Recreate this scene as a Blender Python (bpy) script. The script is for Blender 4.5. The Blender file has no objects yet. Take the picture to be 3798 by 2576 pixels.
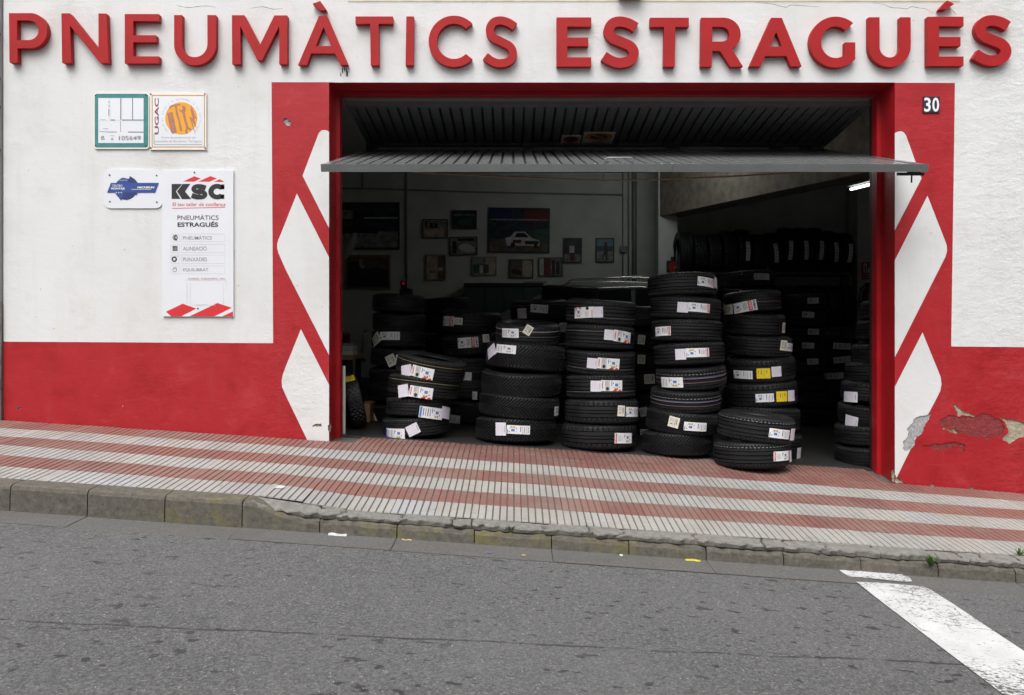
import bpy, math, random
import numpy as np
from mathutils import Vector, Matrix
from mathutils.geometry import delaunay_2d_cdt

random.seed(7)
scene = bpy.context.scene
COL = scene.collection

# ------------------------------------------------------------------ camera, sky, sun, exposure
F, CX, CY, D, CZ = 3028.0, 1899.0, 1180.0, 6.18, 1.5      # focal length and horizon of the photo, distance to the wall
cam_d = bpy.data.cameras.new("Camera")
cam = bpy.data.objects.new("Camera", cam_d)
COL.objects.link(cam)
cam.location = (0, -D, CZ)
cam.rotation_euler = (math.pi / 2, 0, 0)
cam_d.sensor_width = 36.0
cam_d.lens = 36.0 * F / 3798.0
cam_d.shift_y = (CY - 1288.0) / 3798.0
cam_d.clip_end = 500
scene.camera = cam

world = bpy.data.worlds.new("World")
scene.world = world
world.use_nodes = True
wn = world.node_tree
bg = wn.nodes["Background"]
sky = wn.nodes.new("ShaderNodeTexSky")
sky.sky_type = 'NISHITA'
sky.sun_disc = False
sky.sun_elevation = math.radians(57)
sky.sun_rotation = math.radians(200)
sky.air_density = 1.0
sky.dust_density = 6.0
sky.ozone_density = 0.6
hsv = wn.nodes.new("ShaderNodeHueSaturation")
hsv.inputs["Saturation"].default_value = 0.22
wn.links.new(sky.outputs[0], hsv.inputs["Color"])
wn.links.new(hsv.outputs[0], bg.inputs["Color"])
bg.inputs["Strength"].default_value = 0.125

sun_d = bpy.data.lights.new("Sun", 'SUN')
sun_d.energy = 1.2
sun_d.angle = math.radians(50)
sun_d.color = (1.0, 0.985, 0.965)
sun = bpy.data.objects.new("Sun", sun_d)
COL.objects.link(sun)
sun.rotation_euler = (math.radians(33), 0, math.radians(-20))

scene.view_settings.view_transform = 'Standard'
scene.view_settings.look = 'None'
scene.view_settings.exposure = 0.55
scene.view_settings.gamma = 1.0
scene.view_settings.use_curve_mapping = False
scene.render.engine = 'CYCLES'
scene.cycles.use_denoising = True
scene.cycles.adaptive_threshold = 0.02
scene.cycles.max_bounces = 8
scene.cycles.diffuse_bounces = 5
scene.cycles.sample_clamp_indirect = 8.0

# ------------------------------------------------------------------ helpers
def P(px, py, Y=0.0):
    z = D + Y
    return Vector(((px - CX) * z / F, Y, CZ - (py - CY) * z / F))

def PX(px, Y):
    return (px - CX) * (D + Y) / F

def PZ(py, Y):
    return CZ - (py - CY) * (D + Y) / F

def W(px, py):
    return ((px - CX) * D / F, CZ - (py - CY) * D / F)

def tag(o, label=None, cat=None, group=None, kind=None):
    if label: o["label"] = label
    if cat: o["category"] = cat
    if group: o["group"] = group
    if kind: o["kind"] = kind
    return o

def link(o, parent=None):
    COL.objects.link(o)
    if parent is not None:
        o.parent = parent
    return o

def empty(name, loc, rot=(0, 0, 0)):
    o = bpy.data.objects.new(name, None)
    o.empty_display_size = 0.1
    o.location = loc
    o.rotation_euler = rot
    return link(o)

class MB:
    """collects faces of one mesh"""
    def __init__(self):
        self.v, self.f, self.m = [], [], []
    def add(self, verts, faces, mat=0):
        n = len(self.v)
        self.v += [tuple(p) for p in verts]
        for f in faces:
            self.f.append(tuple(i + n for i in f)); self.m.append(mat)
        return self
    def box(self, lo, hi, mat=0, M=None):
        x0, y0, z0 = lo; x1, y1, z1 = hi
        vs = [(x0,y0,z0),(x1,y0,z0),(x1,y1,z0),(x0,y1,z0),(x0,y0,z1),(x1,y0,z1),(x1,y1,z1),(x0,y1,z1)]
        if M is not None: vs = [M @ Vector(p) for p in vs]
        return self.add(vs, [(0,3,2,1),(4,5,6,7),(0,1,5,4),(1,2,6,5),(2,3,7,6),(3,0,4,7)], mat)
    def bbox(self, lo, hi, b, mat=0, M=None):
        """box with chamfered vertical and top/bottom edges (octagonal prism style)"""
        x0, y0, z0 = lo; x1, y1, z1 = hi
        def ring(i, z):
            return [(x0+i,y0,z),(x1-i,y0,z),(x1,y0+i,z),(x1,y1-i,z),(x1-i,y1,z),(x0+i,y1,z),(x0,y1-i,z),(x0,y0+i,z)]
        def inset(i, z):
            return [(x0+b+i*0,y0+i,z),(x1-b,y0+i,z),(x1-i,y0+b,z),(x1-i,y1-b,z),(x1-b,y1-i,z),(x0+b,y1-i,z),(x0+i,y1-b,z),(x0+i,y0+b,z)]
        rs = [inset(b*0.7, z0), ring(b, z0+b), ring(b, z1-b), inset(b*0.7, z1)]
        vs = [p for r in rs for p in r]
        if M is not None: vs = [M @ Vector(p) for p in vs]
        fs = [tuple(range(7,-1,-1)), tuple(range(24,32))]
        for k in range(3):
            for i in range(8):
                j = (i+1) % 8
                fs.append((k*8+i, k*8+j, (k+1)*8+j, (k+1)*8+i))
        return self.add(vs, fs, mat)
    def tube(self, pts, r, n=8, mat=0, cap=True):
        pts = [Vector(p) for p in pts]
        rings = []
        up = None
        for i, p in enumerate(pts):
            d = (pts[min(i+1, len(pts)-1)] - pts[max(i-1, 0)]).normalized()
            if up is None or abs(d.dot(up)) > 0.95:
                up = Vector((0,0,1)) if abs(d.z) < 0.9 else Vector((1,0,0))
            a = d.cross(up).normalized(); b = d.cross(a).normalized()
            rr = r[i] if isinstance(r, (list, tuple)) else r
            rings.append([p + a*math.cos(2*math.pi*k/n)*rr + b*math.sin(2*math.pi*k/n)*rr for k in range(n)])
        vs = [q for rg in rings for q in rg]; fs = []
        for i in range(len(rings)-1):
            for k in range(n):
                l = (k+1) % n
                fs.append((i*n+k, i*n+l, (i+1)*n+l, (i+1)*n+k))
        if cap:
            fs.append(tuple(range(n-1,-1,-1))); fs.append(tuple((len(rings)-1)*n+k for k in range(n)))
        return self.add(vs, fs, mat)
    def build(self, name, mats, parent=None, smooth=False, local=True):
        me = bpy.data.meshes.new(name)
        vs = self.v
        if parent is not None and local:
            o = Vector(parent.location); q_ = parent.parent
            while q_ is not None: o = o + q_.location; q_ = q_.parent
            vs = [(p[0]-o[0], p[1]-o[1], p[2]-o[2]) for p in vs]
        me.from_pydata(vs, [], self.f)
        if not isinstance(mats, (list, tuple)): mats = [mats]
        for m in mats: me.materials.append(m)
        if len(mats) > 1: me.polygons.foreach_set("material_index", self.m)
        if smooth: me.polygons.foreach_set("use_smooth", [True]*len(self.f))
        me.update()
        return link(bpy.data.objects.new(name, me), parent)

def inside(p, poly):
    x, y = p; c = False; n = len(poly); j = n-1
    for i in range(n):
        xi, yi = poly[i]; xj, yj = poly[j]
        if (yi > y) != (yj > y) and x < (xj-xi)*(y-yi)/(yj-yi)+xi: c = not c
        j = i
    return c

def cdt(polys, eps=1e-5):
    vs, es = [], []
    for pl in polys:
        n0 = len(vs)
        vs += [Vector((p[0], p[1])) for p in pl]
        es += [(n0+i, n0+(i+1) % len(pl)) for i in range(len(pl))]
    r = delaunay_2d_cdt(vs, es, [], 0, eps)
    return [tuple(v) for v in r[0]], [tuple(f) for f in r[2]]

def evenodd(p, polys):
    return sum(inside(p, q) for q in polys) % 2 == 1

def flat(polys):
    """triangulate a figure (even-odd) -> 2d verts, tris"""
    v, t = cdt(polys)
    out = []
    for f in t:
        c = (sum(v[i][0] for i in f)/3, sum(v[i][1] for i in f)/3)
        if evenodd(c, polys): out.append(f)
    return v, out

def prism(mb, polys, y0, y1, mat=0, conv=lambda x, y: (x, y), side=None):
    """figure in the XZ plane extruded from y0 (front) to y1 (back)"""
    polys = [[conv(*p) for p in pl] for pl in polys]
    v, t = flat(polys)
    fs = []
    for f in t:
        a, b, c = (v[i] for i in f)
        s = (b[0]-a[0])*(c[1]-a[1])-(b[1]-a[1])*(c[0]-a[0])
        fs.append(f if s > 0 else f[::-1])
    mb.add([(p[0], y0, p[1]) for p in v], fs, mat)
    mb.add([(p[0], y1, p[1]) for p in v], [f[::-1] for f in fs], mat)
    for pl in polys:
        n = len(pl)
        ar = sum(pl[i][0]*pl[(i+1)%n][1]-pl[(i+1)%n][0]*pl[i][1] for i in range(n))
        q = pl if ar > 0 else pl[::-1]
        # holes need the other direction
        if pl is not polys[0] and inside(pl[0], polys[0]): q = q[::-1]
        mb.add([(p[0], y0, p[1]) for p in q]+[(p[0], y1, p[1]) for p in q],
               [(i, i+n, (i+1)%n+n, (i+1)%n) for i in range(n)], mat if side is None else side)

def arc(cx, cy, rx, ry, a0, a1, n=16):
    return [(cx+rx*math.cos(math.radians(a0+(a1-a0)*i/n)), cy+ry*math.sin(math.radians(a0+(a1-a0)*i/n))) for i in range(n+1)]

def rrect(x0, y0, x1, y1, r, n=6):
    return (arc(x1-r, y0+r, r, r, -90, 0, n)+arc(x1-r, y1-r, r, r, 0, 90, n)+arc(x0+r, y1-r, r, r, 90, 180, n)+arc(x0+r, y0+r, r, r, 180, 270, n))

def rect(x0, y0, x1, y1):
    return [(x0,y0),(x1,y0),(x1,y1),(x0,y1)]

def catmull(pts, n=8):
    out = []
    q = [pts[0]]+list(pts)+[pts[-1]]
    for i in range(1, len(q)-2):
        p0, p1, p2, p3 = q[i-1], q[i], q[i+1], q[i+2]
        for k in range(n):
            t = k/n
            out.append(tuple(0.5*((2*p1[d])+(-p0[d]+p2[d])*t+(2*p0[d]-5*p1[d]+4*p2[d]-p3[d])*t*t+(-p0[d]+3*p1[d]-3*p2[d]+p3[d])*t**3) for d in (0,1)))
    out.append(tuple(pts[-1]))
    return out

def stroke(pts, w):
    L, R = [], []
    for i, p in enumerate(pts):
        a = pts[max(i-1,0)]; b = pts[min(i+1,len(pts)-1)]
        dx, dy = b[0]-a[0], b[1]-a[1]; l = math.hypot(dx, dy) or 1
        ww = w[i] if isinstance(w, list) else w
        L.append((p[0]-dy/l*ww/2, p[1]+dx/l*ww/2)); R.append((p[0]+dy/l*ww/2, p[1]-dx/l*ww/2))
    return L+R[::-1]

_tc = {}
def text2d(s, bold=0.0, shear=0.0):
    """string -> 2d verts, tris, width, height (unit size, baseline at 0)"""
    k = (s, bold, shear)
    if k in _tc: return _tc[k]
    cu = bpy.data.curves.new("t", 'FONT'); cu.body = s; cu.fill_mode = 'FRONT'; cu.resolution_u = 3
    cu.offset = bold; cu.shear = shear
    ob = bpy.data.objects.new("t", cu); COL.objects.link(ob)
    dg = bpy.context.evaluated_depsgraph_get(); dg.update()
    me = ob.evaluated_get(dg).to_mesh()
    v = [(p.co.x, p.co.y) for p in me.vertices]; f = [tuple(q.vertices) for q in me.polygons]
    ob.evaluated_get(dg).to_mesh_clear()
    bpy.data.objects.remove(ob); bpy.data.curves.remove(cu)
    xs = [p[0] for p in v] or [0]; ys = [p[1] for p in v] or [0]
    _tc[k] = (v, f, min(xs), max(xs), min(ys), max(ys))
    return _tc[k]

class Print:
    """flat artwork: list of (verts2d, faces, material index, layer) in its own units"""
    def __init__(self): self.items = []
    def poly(self, pts, mat, layer=1):
        v, t = flat([pts]); self.items.append((v, t, mat, layer)); return self
    def fig(self, polys, mat, layer=1):
        v, t = flat(polys); self.items.append((v, t, mat, layer)); return self
    def rect(self, x0, y0, x1, y1, mat, layer=1):
        self.items.append((rect(x0,y0,x1,y1), [(0,1,2,3)], mat, layer)); return self
    def text(self, s, x0, y0, x1, y1, mat, layer=2, bold=0.0, shear=0.0, rot=0):
        """fit text into the box; y grows downwards (photo style); rot 90: reads upwards, -90: downwards"""
        v, f, ax, bx, ay, by = text2d(s, bold, shear)
        out = []
        for x, y in v:
            a = (x-ax)/(bx-ax or 1); b = (y-ay)/(by-ay or 1)
            if rot == 0: out.append((x0+a*(x1-x0), y1-b*(y1-y0)))
            elif rot == 90: out.append((x1-b*(x1-x0), y1-a*(y1-y0)))
            else: out.append((x0+b*(x1-x0), y0+a*(y1-y0)))
        self.items.append((out, f, mat, layer)); return self
    def mesh(self, mb, fn):
        for v, f, m, l in self.items:
            vs = [fn(x, y, l) for x, y in v]
            mb.add(vs, f, m)

# ------------------------------------------------------------------ materials
def newmat(name):
    m = bpy.data.materials.new(name); m.use_nodes = True
    nt = m.node_tree
    return m, nt, nt.nodes["Principled BSDF"]

def N(nt, typ, **kw):
    n = nt.nodes.new(typ)
    for k, v in kw.items():
        if k.startswith("i_"): n.inputs[k[2:].replace("_", " ")].default_value = v
        else: setattr(n, k, v)
    return n

def noise(nt, coord, scale, detail=4, rough=0.6, dist=0.0):
    n = N(nt, "ShaderNodeTexNoise"); n.inputs["Scale"].default_value = scale; n.inputs["Detail"].default_value = detail
    n.inputs["Roughness"].default_value = rough; n.inputs["Distortion"].default_value = dist
    if coord is not None: nt.links.new(coord, n.inputs["Vector"])
    return n.outputs["Fac"]

def ramp(nt, fac, stops):
    r = N(nt, "ShaderNodeValToRGB"); e = r.color_ramp.elements
    while len(e) > 1: e.remove(e[-1])
    e[0].position = stops[0][0]; e[0].color = stops[0][1] if len(stops[0][1]) == 4 else (*stops[0][1], 1)
    for p, c in stops[1:]:
        q = e.new(p); q.color = c if len(c) == 4 else (*c, 1)
    nt.links.new(fac, r.inputs["Fac"])
    return r.outputs["Color"]

def mask(nt, fac, a, b):
    m = N(nt, "ShaderNodeMapRange"); m.inputs["From Min"].default_value = a; m.inputs["From Max"].default_value = b
    nt.links.new(fac, m.inputs["Value"]); return m.outputs["Result"]

def mix(nt, fac, a, b, blend='MIX'):
    m = N(nt, "ShaderNodeMix", data_type='RGBA', blend_type=blend)
    for inp, val in ((m.inputs["Factor"], fac), (m.inputs["A"], a), (m.inputs["B"], b)):
        pass
    A, B, Fc = m.inputs[6], m.inputs[7], m.inputs[0]
    for inp, val in ((Fc, fac), (A, a), (B, b)):
        if isinstance(val, (int, float)): inp.default_value = val
        elif isinstance(val, tuple): inp.default_value = val if len(val) == 4 else (*val, 1)
        else: nt.links.new(val, inp)
    return m.outputs[2]

def math_(nt, op, a, b=None, c=None):
    m = N(nt, "ShaderNodeMath", operation=op)
    for i, val in enumerate((a, b, c)):
        if val is None: continue
        if isinstance(val, (int, float)): m.inputs[i].default_value = val
        else: nt.links.new(val, m.inputs[i])
    return m.outputs[0]

def bump(nt, bsdf, h, strength=0.5, dist=0.01):
    b = N(nt, "ShaderNodeBump"); b.inputs["Strength"].default_value = strength; b.inputs["Distance"].default_value = dist
    nt.links.new(h, b.inputs["Height"]); nt.links.new(b.outputs[0], bsdf.inputs["Normal"])

def coords(nt, scale=(1,1,1)):
    t = N(nt, "ShaderNodeTexCoord")
    if scale == (1,1,1): return t.outputs["Object"]
    mp = N(nt, "ShaderNodeMapping"); mp.inputs["Scale"].default_value = scale
    nt.links.new(t.outputs["Object"], mp.inputs["Vector"]); return mp.outputs[0]

def simple(name, col, rough=0.6, metal=0.0, var=0.12, scale=12.0, bmp=0.0, spec=0.5, coat=0.0):
    m, nt, b = newmat(name)
    c = coords(nt)
    f = noise(nt, c, scale, 5)
    lo = tuple(max(0, x*(1-var)) for x in col); hi = tuple(min(1, x*(1+var)) for x in col)
    nt.links.new(ramp(nt, f, [(0.3, lo), (0.7, hi)]), b.inputs["Base Color"])
    b.inputs["Roughness"].default_value = rough; b.inputs["Metallic"].default_value = metal
    b.inputs["Specular IOR Level"].default_value = spec
    b.inputs["Coat Weight"].default_value = coat
    if bmp: bump(nt, b, noise(nt, c, scale*6, 4), bmp, 0.003)
    return m

def stucco(name, base, red):
    m, nt, b = newmat(name)
    c = coords(nt)
    sep = N(nt, "ShaderNodeSeparateXYZ"); nt.links.new(c, sep.inputs[0])
    big = noise(nt, c, 1.3, 4, 0.6)
    mid = noise(nt, c, 6.0, 6, 0.65)
    streak = noise(nt, coords(nt, (9, 9, 0.7)), 1.0, 5, 0.6)
    fine = noise(nt, c, 55.0, 6, 0.6)
    if red:
        b2 = noise(nt, c, 2.7, 6, 0.68, 0.4)
        col = ramp(nt, b2, [(0.30, (base[0]*0.78, base[1]*0.45, base[2]*0.5)), (0.46, (base[0]*0.96, base[1]*0.8, base[2]*0.85)), (0.58, base), (0.74, (base[0]*1.08, base[1]*2.3, base[2]*2.1))])
        col = mix(nt, math_(nt, 'MULTIPLY', mask(nt, mid, 0.54, 0.72), 0.7), col, (base[0]*0.72, base[1]*0.5, base[2]*0.5))
        # brush scuffs and dried runs
        sc = noise(nt, coords(nt, (3, 3, 14)), 2.2, 7, 0.75, 0.8)
        col = mix(nt, math_(nt, 'MULTIPLY', mask(nt, sc, 0.56, 0.70), 0.45), col, (base[0]*1.05, base[1]*3.4, base[2]*3.0))
        col = mix(nt, math_(nt, 'MULTIPLY', mask(nt, streak, 0.58, 0.72), 0.30), col, (base[0]*0.9, base[1]*2.6, base[2]*2.3))
        sp = noise(nt, c, 24.0, 2, 0.4)
        col = mix(nt, mask(nt, sp, 0.775, 0.79), col, (0.50, 0.38, 0.33))
    else:
        col = ramp(nt, big, [(0.28, (base[0]*0.90, base[1]*0.885, base[2]*0.86)), (0.5, base), (0.75, (base[0]*1.04, base[1]*1.045, base[2]*1.05))])
        col = mix(nt, math_(nt, 'MULTIPLY', mask(nt, streak, 0.52, 0.76), 0.28), col, (base[0]*0.82, base[1]*0.78, base[2]*0.70))
        grime = noise(nt, c, 3.1, 8, 0.72)
        col = mix(nt, math_(nt, 'MULTIPLY', mask(nt, grime, 0.54, 0.76), 0.40), col, (0.52, 0.475, 0.41))
        g2 = noise(nt, c, 9.0, 8, 0.78)
        col = mix(nt, math_(nt, 'MULTIPLY', mask(nt, g2, 0.60, 0.74), 0.42), col, (0.43, 0.385, 0.335))
        sp = noise(nt, c, 30.0, 2, 0.4)
        col = mix(nt, math_(nt, 'MULTIPLY', mask(nt, sp, 0.74, 0.77), 0.5), col, (0.30, 0.27, 0.24))
    nt.links.new(col, b.inputs["Base Color"])
    b.inputs["Roughness"].default_value = 0.55 if red else 0.75
    b.inputs["Specular IOR Level"].default_value = 0.35 if red else 0.2
    # trowelled relief: broad ridges with sharp edges, rougher to the right of the door
    rough = noise(nt, c, 17.0, 9, 0.66, 0.0)
    rid = noise(nt, coords(nt, (5, 5, 8)), 1.3, 8, 0.7, 0.15)
    patch = mask(nt, noise(nt, c, 1.1, 4, 0.55), 0.50, 0.70)
    rx = mask(nt, sep.outputs[0], 2.3, 3.2)
    rx = math_(nt, 'MAXIMUM', rx, math_(nt, 'MULTIPLY', patch, 0.6))
    rx = math_(nt, 'ADD', math_(nt, 'MULTIPLY', rx, 0.95), 0.16)
    h = math_(nt, 'ADD', math_(nt, 'MULTIPLY', rough, rx), math_(nt, 'MULTIPLY', fine, 0.10))
    h = math_(nt, 'ADD', h, math_(nt, 'MULTIPLY', math_(nt, 'MULTIPLY', mask(nt, rid, 0.42, 0.62), rx), 0.55))
    bump(nt, b, h, 0.50, 0.012)
    return m

M = {}
M['white'] = stucco('white_render', (0.675, 0.684, 0.684), False)
M['red'] = stucco('red_render', (0.385, 0.017, 0.023), True)
M['letter'] = simple('red_letter_paint', (0.365, 0.012, 0.014), 0.55, 0, 0.16, 3.0, 0.06, 0.25)
M['jamb'] = simple('red_gloss_paint', (0.40, 0.012, 0.018), 0.35, 0, 0.15, 6.0, 0.1)
def plaster(name, col, rest, k):
    m, nt, b = newmat(name); c = coords(nt)
    f = noise(nt, c, 28, 7, 0.75); g = noise(nt, c, 16, 6, 0.7, 0.5)
    a = ramp(nt, f, [(0.3, tuple(x*0.6 for x in col)), (0.7, tuple(min(1, x*1.2) for x in col))])
    a = mix(nt, mask(nt, g, k, k+0.05), a, rest)
    nt.links.new(a, b.inputs["Base Color"]); b.inputs["Roughness"].default_value = 0.95
    bump(nt, b, math_(nt, 'ADD', f, g), 1.0, 0.012)
    return m
M['plaster'] = plaster('bare_plaster', (0.44, 0.39, 0.29), (0.20, 0.05, 0.045), 0.60)
M['plaster_grey'] = plaster('grey_plaster', (0.45, 0.44, 0.455), (0.60, 0.59, 0.57), 0.63)
M['old_red'] = plaster('old_red_layer', (0.27, 0.040, 0.043), (0.40, 0.30, 0.22), 0.655)
M['crack'] = simple('crack_dirt', (0.22, 0.20, 0.18), 0.95, 0, 0.3, 30)
M['smudge'] = simple('smudge_mark', (0.05, 0.05, 0.05), 0.9, 0, 0.4, 40)
M['cream'] = simple('cream_moulding', (0.66, 0.58, 0.46), 0.8, 0, 0.15, 8.0, 0.3)
M['neigh'] = simple('neighbour_render', (0.62, 0.62, 0.62), 0.8, 0, 0.1, 6.0, 0.3)
M['neigh_base'] = simple('neighbour_stone', (0.22, 0.20, 0.18), 0.8, 0, 0.4, 5.0, 0.5)
M['opp'] = simple('opposite_render', (0.42, 0.40, 0.37), 0.9, 0, 0.1, 2.0, 0.2)
M['door'] = simple('grey_door_paint', (0.15, 0.158, 0.16), 0.27, 0.0, 0.12, 5.0, 0.05, 0.7)
M['doorback'] = simple('dark_door_groove', (0.03, 0.032, 0.034), 0.6)
M['steel'] = simple('bright_steel', (0.55, 0.56, 0.56), 0.3, 1.0, 0.1)
M['rustrod'] = simple('rusty_rod', (0.22, 0.13, 0.08), 0.7, 0.3, 0.4, 40)
M['blackmetal'] = simple('black_metal', (0.02, 0.02, 0.022), 0.5, 0.0)
M['inwall'] = simple('grey_workshop_paint', (0.55, 0.56, 0.53), 0.8, 0, 0.12, 3.0, 0.15)
M['inceil'] = simple('workshop_ceiling', (0.50, 0.51, 0.50), 0.9, 0, 0.1, 3.0)
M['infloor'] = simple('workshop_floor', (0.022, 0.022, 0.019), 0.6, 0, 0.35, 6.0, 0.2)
M['beam'] = simple('board_marked_concrete', (0.21, 0.185, 0.145), 0.85, 0, 0.35, 9.0, 0.7)
M['pipe'] = simple('grey_pipe', (0.22, 0.23, 0.22), 0.6, 0, 0.1)
M['paper'] = simple('white_paper', (0.80, 0.80, 0.82), 0.5, 0, 0.03, 5)
M['lilac'] = simple('lilac_paper', (0.70, 0.68, 0.76), 0.6, 0, 0.05, 25)
M['cream_p'] = simple('cream_paper', (0.74, 0.71, 0.60), 0.5, 0, 0.05, 8)
M['yellow'] = simple('yellow_sticker', (0.82, 0.62, 0.015), 0.45, 0, 0.08, 18)
M['p_red'] = simple('red_print', (0.62, 0.03, 0.04), 0.45, 0, 0.05)
M['p_black'] = simple('black_print', (0.02, 0.02, 0.022), 0.5, 0, 0.1)
M['p_grey'] = simple('grey_print', (0.30, 0.30, 0.32), 0.5, 0, 0.1)
M['p_pale'] = simple('pale_grey_print', (0.55, 0.55, 0.55), 0.5, 0, 0.1)
M['p_blue'] = simple('blue_print', (0.10, 0.20, 0.50), 0.5, 0, 0.1)
M['p_green'] = simple('green_print', (0.10, 0.42, 0.12), 0.5, 0, 0.1)
M['p_orange'] = simple('orange_print', (0.80, 0.33, 0.03), 0.5, 0, 0.1)
M['p_navy'] = simple('navy_print', (0.035, 0.075, 0.27), 0.4, 0, 0.05)
M['p_navy2'] = simple('deep_navy_print', (0.03, 0.045, 0.16), 0.4, 0, 0.05)
M['p_teal'] = simple('teal_print', (0.045, 0.21, 0.22), 0.45, 0, 0.12, 30)
M['p_tan'] = simple('tan_print', (0.48, 0.24, 0.13), 0.5, 0, 0.1)
M['p_pink'] = simple('brick_pink_print', (0.40, 0.17, 0.13), 0.5, 0, 0.1)
M['p_maroon'] = simple('maroon_print', (0.22, 0.05, 0.09), 0.5, 0, 0.1)
M['p_amber'] = simple('amber_print', (0.78, 0.36, 0.015), 0.5, 0, 0.05)
M['plate'] = simple('white_sign_plate', (0.74, 0.76, 0.80), 0.22, 0, 0.03, 3.0, 0, 0.5, 0.3)
M['plate_cream'] = simple('cream_sign_plate', (0.80, 0.76, 0.66), 0.4, 0, 0.05, 6)
M['enamel'] = simple('navy_enamel', (0.02, 0.022, 0.04), 0.25, 0, 0.1)
M['screw'] = simple('dark_screw', (0.06, 0.06, 0.06), 0.5, 0.6)
M['brown'] = simple('cardboard', (0.33, 0.20, 0.10), 0.8, 0, 0.15, 10)
M['wood'] = simple('frame_gilt', (0.20, 0.14, 0.05), 0.5, 0, 0.2, 20)
M['cabinet'] = simple('dark_green_cabinet', (0.030, 0.055, 0.05), 0.5, 0, 0.1)
M['red_obj'] = simple('red_enamel', (0.42, 0.015, 0.02), 0.35, 0, 0.1)
M['dark_red'] = simple('extinguisher_red', (0.16, 0.012, 0.014), 0.4, 0, 0.1)
M['car'] = simple('grey_car_paint', (0.26, 0.26, 0.235), 0.3, 0.4, 0.03, 3, 0, 0.5, 0.6)
M['glass'] = simple('dark_car_glass', (0.012, 0.014, 0.015), 0.08, 0, 0.05)
M['chrome'] = simple('chrome_trim', (0.7, 0.7, 0.68), 0.15, 1.0, 0.02)
M['weed'] = simple('weed_leaf', (0.07, 0.15, 0.025), 0.6, 0, 0.4, 60)
M['litter_w'] = simple('white_litter', (0.52, 0.54, 0.54), 0.5, 0, 0.08, 30)
M['litter_t'] = simple('tan_litter', (0.40, 0.31, 0.16), 0.6, 0, 0.15, 30)
M['litter_y'] = simple('yellow_litter', (0.55, 0.48, 0.05), 0.5, 0, 0.3, 60)
M['litter_b'] = simple('blue_litter', (0.08, 0.13, 0.3), 0.6, 0, 0.15, 30)

def rubber(name, col=(0.0078, 0.0084, 0.0096), rough=0.50):
    m, nt, b = newmat(name)
    c = coords(nt)
    oi = N(nt, "ShaderNodeObjectInfo")
    f = noise(nt, c, 9, 5)
    a = ramp(nt, f, [(0.3, tuple(x*0.8 for x in col)), (0.7, tuple(x*1.35 for x in col))])
    a = mix(nt, math_(nt, 'MULTIPLY', oi.outputs["Random"], 0.4), a, tuple(x*1.6 for x in col))
    nt.links.new(a, b.inputs["Base Color"])
    nt.links.new(mask(nt, f, 0.2, 1.6), b.inputs["Roughness"])
    b.inputs["Roughness"].default_value = rough
    r = N(nt, "ShaderNodeMapRange"); r.inputs["To Min"].default_value = rough-0.1; r.inputs["To Max"].default_value = rough+0.12
    nt.links.new(f, r.inputs["Value"]); nt.links.new(r.outputs[0], b.inputs["Roughness"])
    b.inputs["Specular IOR Level"].default_value = 0.38
    return m
M['rubber'] = rubber('tyre_rubber')

def asphalt():
    m, nt, b = newmat('asphalt')
    c = coords(nt)
    vor = N(nt, "ShaderNodeTexVoronoi"); vor.inputs["Scale"].default_value = 115.0
    nt.links.new(c, vor.inputs["Vector"])
    g1 = noise(nt, c, 72, 7, 0.8)
    g2 = noise(nt, c, 1.1, 5, 0.6)
    st = ramp(nt, vor.outputs["Color"], [(0.05, (0.035, 0.035, 0.037)), (0.5, (0.115, 0.116, 0.118)), (0.85, (0.20, 0.20, 0.20)), (1.0, (0.38, 0.38, 0.38))])
    col = mix(nt, 0.5, st, ramp(nt, g1, [(0.36, (0.04, 0.04, 0.042)), (0.5, (0.11, 0.111, 0.113)), (0.66, (0.24, 0.24, 0.24))]))
    col = mix(nt, math_(nt, 'MULTIPLY', mask(nt, g2, 0.35, 0.7), 0.30), col, (0.185, 0.185, 0.186))
    # dark oil and bitumen spots
    sp = noise(nt, coords(nt, (0.7, 1.0, 1.0)), 19.0, 2, 0.5, 0.1)
    zone = mask(nt, noise(nt, c, 0.9, 4, 0.6), 0.36, 0.52)
    col = mix(nt, math_(nt, 'MULTIPLY', mask(nt, sp, 0.635, 0.68), math_(nt, 'MULTIPLY', zone, 0.85)), col, (0.034, 0.034, 0.036))
    # bright chips of stone
    ch = noise(nt, c, 95.0, 1, 0.3)
    col = mix(nt, mask(nt, ch, 0.74, 0.78), col, (0.42, 0.42, 0.41))
    # the long sealed joint that runs along the lane
    sep = N(nt, "ShaderNodeSeparateXYZ"); nt.links.new(c, sep.inputs[0])
    wob = math_(nt, 'MULTIPLY', math_(nt, 'SUBTRACT', noise(nt, c, 2.2, 4, 0.6), 0.5), 0.10)
    line = math_(nt, 'SUBTRACT', math_(nt, 'SUBTRACT', sep.outputs[1], math_(nt, 'MULTIPLY_ADD', sep.outputs[0], JOINT[0], JOINT[1])), wob)
    la = math_(nt, 'ABSOLUTE', line)
    lw = noise(nt, c, 7.0, 3, 0.6)
    lm = math_(nt, 'MULTIPLY', mask(nt, la, 0.011, 0.004), mask(nt, lw, 0.36, 0.5))
    col = mix(nt, math_(nt, 'MULTIPLY', lm, 0.8), col, (0.03, 0.03, 0.032))
    nt.links.new(col, b.inputs["Base Color"])
    b.inputs["Roughness"].default_value = 0.85
    b.inputs["Specular IOR Level"].default_value = 0.3
    h = math_(nt, 'ADD', g1, math_(nt, 'MULTIPLY', vor.outputs["Distance"], 0.7))
    bump(nt, b, h, 0.8, 0.006)
    return m

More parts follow.
